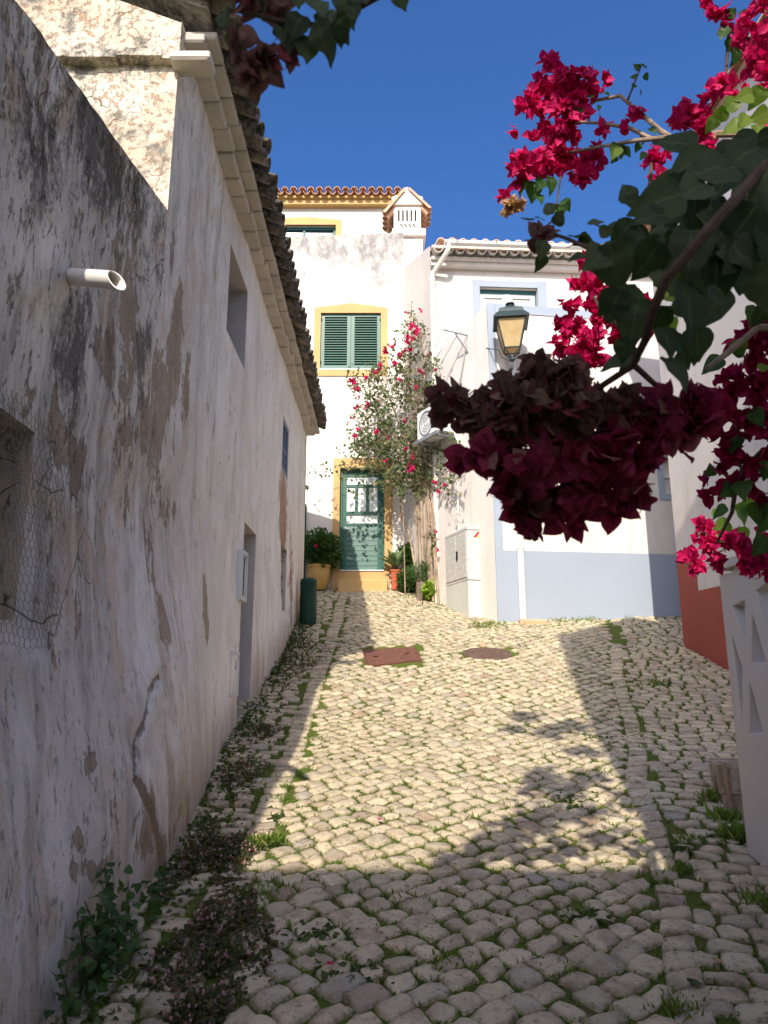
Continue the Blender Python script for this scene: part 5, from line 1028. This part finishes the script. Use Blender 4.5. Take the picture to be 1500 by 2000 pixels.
# ------------------------------------------------------------------ climbing bougainvillea in the corner of the back house
def climber():
    base = np.array(U(832, 1095, Y=13.35)); base[2] = float(zg(base[0], base[1])); t = thing('climbing_bougainvillea', 'thin straggling bougainvillea with small red flowers climbing the corner beside the yellow door', 'climber', tuple(base))
    mb = MB(); paths = []
    def V(px, py, Y):
        r = ray(px, py); return np.array(U(px, py, Y=min(Y, 5.19 / (r[0] / r[1] + .331) - .14)))
    for pts, r in ((((826, 1110), (822, 980), (812, 860), (800, 740), (806, 650), (800, 610)), .022), (((838, 1110), (835, 960), (828, 840), (828, 720), (822, 640)), .02), (((856, 1100), (850, 1010), (838, 930), (826, 860), (815, 780)), .014), (((818, 1108), (814, 1000), (822, 900), (838, 800), (845, 760)), .013), (((846, 1105), (836, 1000), (826, 920), (810, 880), (780, 830), (760, 780), (715, 735)), .018), (((852, 1050), (838, 980), (830, 960), (845, 900), (870, 930), (885, 935)), .012), (((820, 1105), (800, 1040), (784, 1010), (782, 960), (788, 930), (770, 880), (740, 860), (700, 830)), .014), (((790, 990), (788, 950), (760, 930), (700, 905), (650, 910), (610, 930)), .008), (((832, 1110), (818, 1000), (806, 900), (790, 800), (800, 700)), .016), (((828, 1110), (832, 1000), (842, 880), (850, 790), (848, 740)), .014), (((842, 1108), (828, 950), (815, 800), (830, 720), (835, 690)), .012)):
        P = [V(px + random.uniform(-2, 2), py, 13.45 + .35 * math.sin(k * 1.3 + px) * .5 + .3) for k, (px, py) in enumerate(pts)]; P[0][2] = min(P[0][2], float(zg(P[0][0], P[0][1])) + .02); mb.tube(P, [1.5 * r * (1 - .6 * k / len(P)) for k in range(len(P))], 6); paths.append(P)
    mb.build('stems', MAT['palebark'], t, True)
    lv = Leaves(); tw = MB(); EL = [(778, 800, 68, 115, 1900), (805, 690, 40, 70, 420), (770, 880, 85, 55, 1300), (722, 770, 36, 60, 330), (722, 840, 45, 50, 360), (790, 940, 60, 30, 420), (850, 735, 18, 40, 70), (862, 900, 44, 60, 260), (680, 880, 24, 40, 70), (880, 950, 20, 40, 40), (690, 740, 14, 30, 60), (800, 940, 50, 40, 240), (640, 918, 40, 18, 46), (600, 935, 14, 24, 26), (800, 620, 12, 22, 34), (690, 925, 30, 25, 70), (715, 960, 40, 20, 34), (838, 1070, 14, 50, 40), (875, 935, 18, 25, 34), (830, 820, 30, 90, 260)]
    for (px, py, rx_, ry_, n) in EL:
        a = rng.uniform(0, 2 * np.pi, n); r = np.sqrt(rng.random(n)); Y = 13.5 + rng.uniform(-.25, .45, n); P = np.array([V(px + rx_ * r[i] * math.cos(a[i]), py + ry_ * r[i] * math.sin(a[i]), Y[i] - .1) + np.array([0, -abs(random.gauss(0, .1)), 0]) for i in range(n)])
        nz = fbm(P[:, 0] * 3.5, P[:, 2] * 3.5, 2, .5, 91); keep = rng.random(n) < np.clip(.75 + 1.3 * nz, .12, 1); P = P[keep]; n = len(P)
        lv.add(T_HEART, P, rdir(n) + np.array([[0, -.3, -.4]]), np.array([[0, -.7, .7]]) + rng.normal(0, .5, (n, 3)), rng.uniform(.035, .08, n))
        c = V(px, py, 13.6)
        for i in range(0, n, 4): q = P[i]; tw.tube([q, q * .6 + c * .4 + np.array([0, .03, -.05])], [.003, .005], 3)
    lv.build('foliage', MAT['leaf_vine'], t); tw.build('twigs', MAT['palebark'], t)
    fl = [(755, 690, 10), (765, 680, 9), (800, 668, 12), (806, 645, 12), (815, 655, 10), (796, 690, 10), (690, 750, 9), (697, 762, 9), (686, 745, 6), (715, 742, 6), (823, 728, 9), (805, 920, 11), (798, 912, 8), (693, 855, 7), (700, 843, 6), (735, 846, 8), (825, 852, 8), (830, 858, 7), (740, 722, 8), (733, 730, 7), (778, 748, 6), (820, 612, 5), (792, 618, 5), (850, 725, 5), (868, 953, 6), (877, 920, 6), (855, 965, 6), (850, 1040, 5), (852, 1076, 5), (806, 895, 6), (791, 880, 5), (755, 905, 5), (720, 790, 6), (712, 800, 5), (760, 860, 6), (790, 828, 5), (700, 780, 5), (848, 945, 6), (665, 887, 4), (780, 700, 8), (770, 715, 8), (835, 700, 5), (812, 760, 5), (697, 800, 6), (688, 820, 5)]
    lv = Leaves()
    for (px, py, r) in fl: florets(lv, [(V(px, py, 13.2 + random.uniform(-.05, .15)) + np.array([0, -.12, 0]), r * 12.5 / FPX)], .045, 6, .8)
    lv.build('flowers', MAT['bract'], t)
climber()

# ------------------------------------------------------------------ foreground bougainvillea on the right, overhanging branch at the top
BT = thing('bougainvillea', 'large bougainvillea reaching in from the right with bright pink and withered flower clusters', 'bougainvillea', (1.3, 1.4, float(zg(1.3, 1.4))))
def branch(parent, pts, r0, r1, mat='bark', name='branch', seg=7):
    P = [np.array(U(px, py, d=d)) for px, py, d in pts]; n = len(P); return MB().tube(P, [r0 + (r1 - r0) * k / (n - 1) for k in range(n)], seg).build(name, MAT[mat], parent, True)
branch(BT, [(1640, 40, 1.1), (1520, 290, 1.0), (1440, 385, .84), (1395, 435, .77), (1335, 505, .76), (1300, 545, .76), (1278, 600, .78), (1262, 660, .82), (1235, 715, .9), (1150, 770, .95), (1060, 800, .95), (960, 800, .96)], .0075, .003)
branch(BT, [(1620, 200, 1.9), (1480, 262, 1.95), (1400, 262, 2.0), (1330, 280, 2.1), (1290, 255, 2.2), (1212, 187, 2.35), (1165, 196, 2.4), (1120, 225, 2.42)], .012, .004, 'palebark')
branch(BT, [(1400, 270, 2.0), (1310, 268, 2.1), (1240, 275, 2.2), (1180, 285, 2.3), (1100, 300, 2.4)], .009, .004, 'palebark')
branch(BT, [(1310, 290, 2.1), (1230, 250, 2.25), (1170, 240, 2.3), (1125, 238, 2.35), (1110, 215, 2.4)], .007, .003, 'palebark')
branch(BT, [(1226, 195, 2.3), (1240, 160, 2.3), (1252, 130, 2.3)], .0035, .002)
branch(BT, [(1095, 345, 2.3), (1090, 380, 2.3), (1088, 400, 2.28)], .004, .002)
branch(BT, [(1600, 60, 2.0), (1470, 80, 2.1), (1424, 60, 2.15), (1418, 140, 2.1), (1380, 230, 2.0)], .008, .004)
branch(BT, [(1200, 510, .9), (1150, 485, .95), (1105, 465, 1.0), (1075, 455, 1.02)], .0035, .002)
branch(BT, [(1272, 390, 1.8), (1270, 350, 1.85), (1272, 320, 1.9)], .006, .004)
branch(BT, [(1640, 480, 1.5), (1500, 520, 1.5), (1440, 545, 1.5), (1400, 520, 1.3)], .012, .007)
branch(BT, [(1640, 900, 1.7), (1490, 880, 1.7), (1440, 930, 1.75), (1430, 1000, 2.0), (1400, 1060, 2.3)], .01, .004)
branch(BT, [(1640, 640, 1.5), (1480, 640, 1.5), (1420, 690, 1.45), (1380, 720, 1.4)], .009, .005, 'palebark')
branch(BT, [(1640, 1400, 1.4), (1600, 900, 1.6), (1640, 480, 1.5), (1640, 200, 1.6), (1640, 40, 1.1)], .03, .015, name='trunk')
branch(BT, [(1290, 580, .88), (1220, 640, 1.3), (1180, 620, 1.8), (1160, 580, 1.9)], .005, .003)
branch(BT, [(1240, 715, .93), (1300, 770, .92), (1350, 790, .92)], .004, .002)
for name_, mt, lst, fs, nb, dens in (
    ('flower_cluster', 'bract', [(1075, 150, 34, 2.4), (1110, 185, 50, 2.42), (1062, 195, 40, 2.38), (1170, 160, 22, 2.35), (1140, 170, 34, 2.4), (1092, 235, 42, 2.4), (1025, 205, 24, 2.36), (1040, 195, 22, 2.36), (1130, 215, 32, 2.42), (1070, 130, 24, 2.4)], .03, 9, 1),
    ('flower_cluster', 'bract', [(1100, 275, 36, 2.4), (1068, 262, 20, 2.4), (1150, 310, 36, 2.38), (1085, 325, 38, 2.4), (1025, 325, 34, 2.36), (1120, 320, 40, 2.4), (1010, 345, 22, 2.35), (985, 383, 12, 2.3), (1006, 255, 13, 2.36), (1037, 265, 10, 2.36), (1140, 335, 26, 2.36), (1050, 320, 34, 2.4)], .03, 9, 1),
    ('flower_cluster', 'bract', [(1180, 255, 15, 2.3), (1184, 240, 12, 2.3), (1236, 235, 18, 2.25), (1248, 218, 15, 2.25), (1225, 255, 12, 2.25), (1140, 222, 10, 2.35)], .028, 8, 1),
    ('flower_cluster', 'bract', [(1405, 15, 22, 2.1), (1392, 0, 22, 2.1), (1418, 40, 18, 2.1), (1475, 40, 30, 2.05), (1500, 15, 26, 2.0), (1455, 80, 24, 2.05), (1490, 100, 30, 2.0), (1470, 130, 22, 2.0), (1510, 60, 34, 2.0), (1440, 165, 22, 1.95), (1500, 150, 30, 1.95)], .028, 9, 1),
    ('flower_cluster', 'bract', [(1335, 225, 28, 2.0), (1365, 215, 26, 2.0), (1320, 240, 14, 2.0), (1375, 240, 22, 1.98), (1385, 180, 22, 2.0), (1405, 165, 22, 2.02), (1370, 260, 16, 1.95), (1500, 250, 20, 1.8)], .027, 9, 1),
    ('flower_cluster', 'bract', [(1275, 308, 24, 1.95), (1290, 300, 18, 1.95), (1282, 345, 17, 1.93), (1370, 285, 18, 1.9), (1355, 305, 14, 1.9), (1480, 320, 14, 1.7)], .027, 9, 1),
    ('flower_cluster', 'bract', [(1150, 515, 24, 1.95), (1140, 545, 28, 1.95), (1175, 560, 36, 1.95), (1200, 590, 40, 1.93), (1215, 640, 34, 1.93), (1160, 590, 28, 1.95), (1100, 590, 14, 1.95), (1120, 600, 17, 1.95), (1180, 630, 30, 1.92), (1255, 590, 30, 1.9), (1260, 630, 26, 1.9)], .026, 9, 1),
    ('flower_cluster', 'bract', [(1105, 645, 28, 1.95), (1120, 640, 22, 1.96), (1095, 675, 22, 1.95), (1150, 665, 32, 1.93), (1130, 690, 32, 1.93), (1165, 695, 24, 1.93), (1110, 700, 20, 1.94), (1150, 715, 22, 1.93)], .026, 9, 1),
    ('flower_cluster', 'bract', [(1332, 512, 14, 1.8), (1490, 500, 22, 1.6), (1498, 530, 18, 1.6), (1485, 520, 16, 1.6)], .025, 8, 1),
    ('flower_cluster', 'bract_shaded', [(1450, 680, 46, 1.6), (1485, 640, 40, 1.6), (1500, 720, 52, 1.6), (1420, 750, 40, 1.58), (1460, 780, 54, 1.6), (1415, 830, 40, 1.6), (1470, 870, 56, 1.62), (1500, 950, 46, 1.65), (1405, 950, 26, 1.68), (1385, 965, 18, 1.66), (1430, 900, 40, 1.64), (1425, 940, 24, 1.68), (1375, 935, 8, 1.68), (1460, 640, 26, 1.6), (1400, 800, 26, 1.58), (1510, 820, 50, 1.62)], .028, 9, .8),
    ('flower_cluster', 'bract', [(1340, 1085, 20, 2.5), (1365, 1095, 24, 2.5), (1375, 1050, 26, 2.5), (1395, 1075, 26, 2.5), (1370, 1025, 18, 2.5), (1350, 1110, 14, 2.5), (1420, 1055, 20, 2.5), (1465, 1070, 34, 2.5), (1445, 1050, 22, 2.5), (1465, 1105, 26, 2.5), (1490, 1085, 26, 2.5), (1500, 1040, 22, 2.5), (1490, 1115, 20, 2.5), (1405, 1100, 18, 2.5)], .03, 9, 1),
    ('flower_cluster', 'bract_dry', [(870, 800, 26, .98), (852, 815, 22, .98), (905, 790, 30, .97), (945, 795, 40, .97), (930, 825, 40, .97), (995, 740, 36, .96), (1040, 720, 42, .96), (1090, 730, 44, .96), (1010, 790, 54, .96), (1080, 800, 64, .96), (1150, 790, 60, .96), (1210, 800, 48, .96), (1130, 740, 30, .96), (890, 775, 18, .98), (1060, 850, 60, .97), (980, 840, 44, .97), (1140, 850, 56, .97), (855, 770, 10, .98), (875, 765, 9, .98)], .023, 8, 1.5),
    ('flower_cluster', 'bract_wine', [(940, 890, 36, .95), (985, 890, 46, .94), (1040, 910, 54, .93), (1100, 910, 58, .92), (1165, 905, 58, .92), (1230, 870, 48, .92), (1250, 900, 36, .93), (1010, 950, 48, .94), (1070, 970, 54, .93), (1140, 975, 54, .92), (1200, 950, 50, .92), (1235, 950, 36, .93), (1060, 1015, 32, .94), (1110, 1010, 36, .93), (1025, 1000, 32, .95), (1190, 985, 32, .93), (915, 900, 22, .96)], .026, 8, 1.4),
    ('flower_cluster', 'bract_wine', [(1290, 790, 40, .9), (1335, 780, 38, .9), (1370, 800, 36, .9), (1310, 830, 40, .9), (1345, 830, 30, .9), (1290, 850, 34, .9), (1330, 870, 22, .9), (1250, 830, 44, .91), (1390, 820, 20, .9)], .026, 8, 1.4),
    ('flower_cluster', 'bract_tan', [(1003, 402, 17, 2.25), (1012, 392, 12, 2.25), (995, 412, 12, 2.25)], .024, 10, 1.4),
    ('flower_cluster', 'bract_dry', [(1050, 455, 20, 1.05), (1062, 462, 16, 1.05), (1040, 470, 12, 1.05)], .02, 9, 1)):
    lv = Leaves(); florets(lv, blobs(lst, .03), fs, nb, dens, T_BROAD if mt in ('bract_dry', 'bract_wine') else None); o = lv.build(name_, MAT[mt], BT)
    if mt == 'bract_tan': o['label'] = 'dried tan flower head'
    if mt in ('bract_dry', 'bract_wine') and len(lst) > 5: o['label'] = 'withered brown bracts' if mt == 'bract_dry' else 'dark wine-red bracts'
def px_leaf(lv, px, py, ang, L, d, tpl=T_HEART, tiltk=.6):
    if d < 1.4 and random.random() < .4: tpl = T_BROAD; L *= .9
    """leaf whose stalk end is at px,py, pointing along ang (degrees, 0 = right, 90 = up) in view, L px long"""
    L = L * (random.uniform(.55, .95) if d < 1.4 else 1); p = np.array(U(px, py, d=d)); dirv = np.array([math.cos(R(ang)), random.uniform(-tiltk, tiltk), math.sin(R(ang))]); up = np.array([random.uniform(-.8, .8), -1, random.uniform(-.5, .9)])
    lv.add(tpl, [p], [dirv], [up], [L * d / FPX])
lv = Leaves()                                              # big near leaves, shade put into their dark green
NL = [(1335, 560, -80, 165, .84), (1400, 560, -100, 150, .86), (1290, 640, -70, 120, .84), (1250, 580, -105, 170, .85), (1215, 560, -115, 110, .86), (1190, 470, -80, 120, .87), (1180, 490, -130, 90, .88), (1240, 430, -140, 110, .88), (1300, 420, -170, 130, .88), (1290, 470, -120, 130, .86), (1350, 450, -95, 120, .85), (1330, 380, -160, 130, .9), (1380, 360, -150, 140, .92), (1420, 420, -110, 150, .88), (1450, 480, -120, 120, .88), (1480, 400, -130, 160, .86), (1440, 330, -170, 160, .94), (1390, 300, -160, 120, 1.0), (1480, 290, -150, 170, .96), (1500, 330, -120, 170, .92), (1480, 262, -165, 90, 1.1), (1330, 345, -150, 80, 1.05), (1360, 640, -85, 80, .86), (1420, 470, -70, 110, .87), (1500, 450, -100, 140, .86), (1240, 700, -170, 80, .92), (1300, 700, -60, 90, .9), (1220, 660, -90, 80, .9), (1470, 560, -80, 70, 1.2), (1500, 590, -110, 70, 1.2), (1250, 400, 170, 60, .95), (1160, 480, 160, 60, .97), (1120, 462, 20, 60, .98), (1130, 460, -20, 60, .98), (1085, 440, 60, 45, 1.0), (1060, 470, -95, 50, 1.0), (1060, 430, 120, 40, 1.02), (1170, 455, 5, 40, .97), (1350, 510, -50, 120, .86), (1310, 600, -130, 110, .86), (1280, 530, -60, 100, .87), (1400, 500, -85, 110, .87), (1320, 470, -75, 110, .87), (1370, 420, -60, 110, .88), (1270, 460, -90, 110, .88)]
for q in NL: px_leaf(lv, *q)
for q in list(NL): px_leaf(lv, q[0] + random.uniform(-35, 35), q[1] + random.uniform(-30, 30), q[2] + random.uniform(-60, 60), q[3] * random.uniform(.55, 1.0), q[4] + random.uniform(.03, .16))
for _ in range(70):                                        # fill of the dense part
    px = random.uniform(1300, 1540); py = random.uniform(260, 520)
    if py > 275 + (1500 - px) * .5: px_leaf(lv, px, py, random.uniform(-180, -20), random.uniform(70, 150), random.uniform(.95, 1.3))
o = lv.build('foliage', MAT['leaf_dark'], BT); o['label'] = 'large leaves near the viewer, coloured dark for shade'
lv = Leaves()                                              # smaller leaves further out
FL = [(1060, 350, -110, 34, 2.35), (1045, 355, -100, 40, 2.35), (1075, 345, -80, 36, 2.35), (1030, 350, -130, 36, 2.35), (1050, 380, -70, 26, 2.35), (1095, 400, -100, 30, 2.3), (1085, 405, -140, 24, 2.3), (1100, 390, -60, 26, 2.3), (1130, 210, -100, 28, 2.35), (1125, 232, -160, 18, 2.35), (1205, 280, -80, 40, 2.25), (1215, 290, -60, 26, 2.25), (1200, 300, -100, 28, 2.25), (1250, 135, 150, 16, 2.3), (1255, 130, 40, 18, 2.3), (1245, 150, 170, 14, 2.3), (1258, 145, -30, 16, 2.3), (1240, 165, -120, 14, 2.3), (1250, 175, -60, 14, 2.3), (1190, 185, 170, 14, 2.35), (1160, 187, 180, 14, 2.38), (1170, 205, -90, 12, 2.38), (1270, 250, -60, 20, 2.2), (1260, 260, -100, 20, 2.2), (1280, 265, -80, 24, 2.15), (1250, 280, -120, 18, 2.2), (1265, 300, -140, 26, 2.1), (1415, 60, -120, 28, 2.1), (1430, 70, -80, 34, 2.1), (1425, 55, 200, 26, 2.1), (1450, 20, -60, 24, 2.1), (1440, 95, -100, 34, 2.05), (1435, 30, 160, 24, 2.1), (1310, 560, -70, 40, 1.5), (1300, 600, -110, 36, 1.5), (1325, 590, -60, 34, 1.5), (1290, 560, 100, 30, 1.6), (1440, 850, -120, 40, 1.6), (1470, 800, -80, 40, 1.58), (1500, 900, -100, 40, 1.6), (1450, 940, -110, 46, 1.62), (1430, 950, -140, 40, 1.64), (1480, 980, -90, 50, 1.66), (1500, 1000, -110, 50, 1.66), (1440, 900, -60, 40, 1.62), (1420, 990, -150, 36, 1.9), (1490, 560, -80, 60, 1.4), (1480, 600, -120, 50, 1.4), (1430, 690, 30, 40, 1.5), (1410, 700, -150, 46, 1.5), (1390, 930, 100, 26, 1.66), (1500, 1050, -130, 46, 2.4)]
for q in FL: px_leaf(lv, *q)
lv.build('foliage', MAT['leaf_bush'], BT)
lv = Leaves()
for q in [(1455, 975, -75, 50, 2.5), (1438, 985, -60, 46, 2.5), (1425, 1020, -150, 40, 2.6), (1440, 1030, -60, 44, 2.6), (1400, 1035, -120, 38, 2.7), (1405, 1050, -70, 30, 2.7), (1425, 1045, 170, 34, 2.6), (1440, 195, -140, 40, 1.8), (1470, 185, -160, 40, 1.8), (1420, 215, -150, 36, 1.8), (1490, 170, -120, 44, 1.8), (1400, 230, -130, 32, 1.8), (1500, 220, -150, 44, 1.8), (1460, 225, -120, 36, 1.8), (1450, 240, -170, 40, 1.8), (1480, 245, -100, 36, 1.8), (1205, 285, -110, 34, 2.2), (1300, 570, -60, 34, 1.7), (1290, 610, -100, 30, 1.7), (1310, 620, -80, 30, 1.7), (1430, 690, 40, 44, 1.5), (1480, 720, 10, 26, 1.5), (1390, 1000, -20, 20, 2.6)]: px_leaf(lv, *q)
o = lv.build('foliage', MAT['leaf_lit'], BT); o['label'] = 'leaves coloured lighter green for sunlight'
HB = thing('hanging_branch', 'dark leafy bougainvillea branch with dead flowers hanging overhead beside the old tiled eaves', 'branch', tuple(U(640, -60, d=.75)))
branch(HB, [(900, -90, .72), (760, -20, .72), (690, 20, .73), (620, 50, .74), (550, 42, .75), (500, 30, .76), (448, 18, .77)], .004, .0018)
branch(HB, [(600, 48, .74), (560, 80, .75), (520, 110, .76), (500, 130, .76)], .002, .0015)
branch(HB, [(512, -30, .75), (520, 10, .75), (515, 42, .755)], .002, .0015)
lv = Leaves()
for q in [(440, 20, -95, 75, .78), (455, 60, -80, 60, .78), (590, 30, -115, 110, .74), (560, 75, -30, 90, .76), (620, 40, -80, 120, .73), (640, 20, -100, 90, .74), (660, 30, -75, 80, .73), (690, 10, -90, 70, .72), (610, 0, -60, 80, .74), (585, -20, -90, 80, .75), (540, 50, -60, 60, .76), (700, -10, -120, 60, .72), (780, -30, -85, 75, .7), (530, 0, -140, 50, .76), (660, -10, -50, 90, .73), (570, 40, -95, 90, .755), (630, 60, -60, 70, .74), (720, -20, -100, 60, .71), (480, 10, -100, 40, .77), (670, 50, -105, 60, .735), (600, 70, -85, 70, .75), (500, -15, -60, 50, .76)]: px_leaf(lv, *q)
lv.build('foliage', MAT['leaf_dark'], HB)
lv = Leaves(); florets(lv, blobs([(500, 130, 26, .76), (480, 110, 26, .77), (520, 110, 22, .76), (490, 155, 20, .76), (465, 85, 20, .77), (555, 100, 16, .76), (505, -8, 22, .76), (480, 0, 16, .77), (545, 5, 14, .75)]), .024, 8, .8); o = lv.build('dead_flowers', MAT['bract_dry'], HB)

lv = Leaves(); cb = MB(); prev = None  # leaves added above the view, traced back along the sun to shade the cobbles
for (px, py, r, yb) in ((1030, 1400, .16, .75), (1075, 1430, .18, .75), (1120, 1420, .2, .75), (1000, 1425, .1, .75), (1140, 1470, .16, .7), (1060, 1515, .12, .65), (1100, 1545, .16, .65), (1150, 1520, .16, .65), (1085, 1590, .16, .6), (1040, 1610, .16, .6), (980, 1640, .18, .55), (930, 1665, .16, .55), (1140, 1590, .1, .6), (1180, 1640, .1, .55), (890, 1690, .14, .5), (1010, 1670, .12, .55)):
    g = np.array(G(px, py)); k = (g[1] - yb) / SUN.y; c = g - np.array(SUN) * k; n = int(460 * r); p = c[None] + rdir(n) * rng.random((n, 1)) ** .5 * r * np.array([[1, .6, 1]])
    lv.add(T_HEART, p, rdir(n), rdir(n), rng.uniform(.06, .1, n))
    if prev is not None: cb.tube([prev, (prev + c) / 2 + np.array([0, 0, .05]), c], .006, 5)
    prev = c
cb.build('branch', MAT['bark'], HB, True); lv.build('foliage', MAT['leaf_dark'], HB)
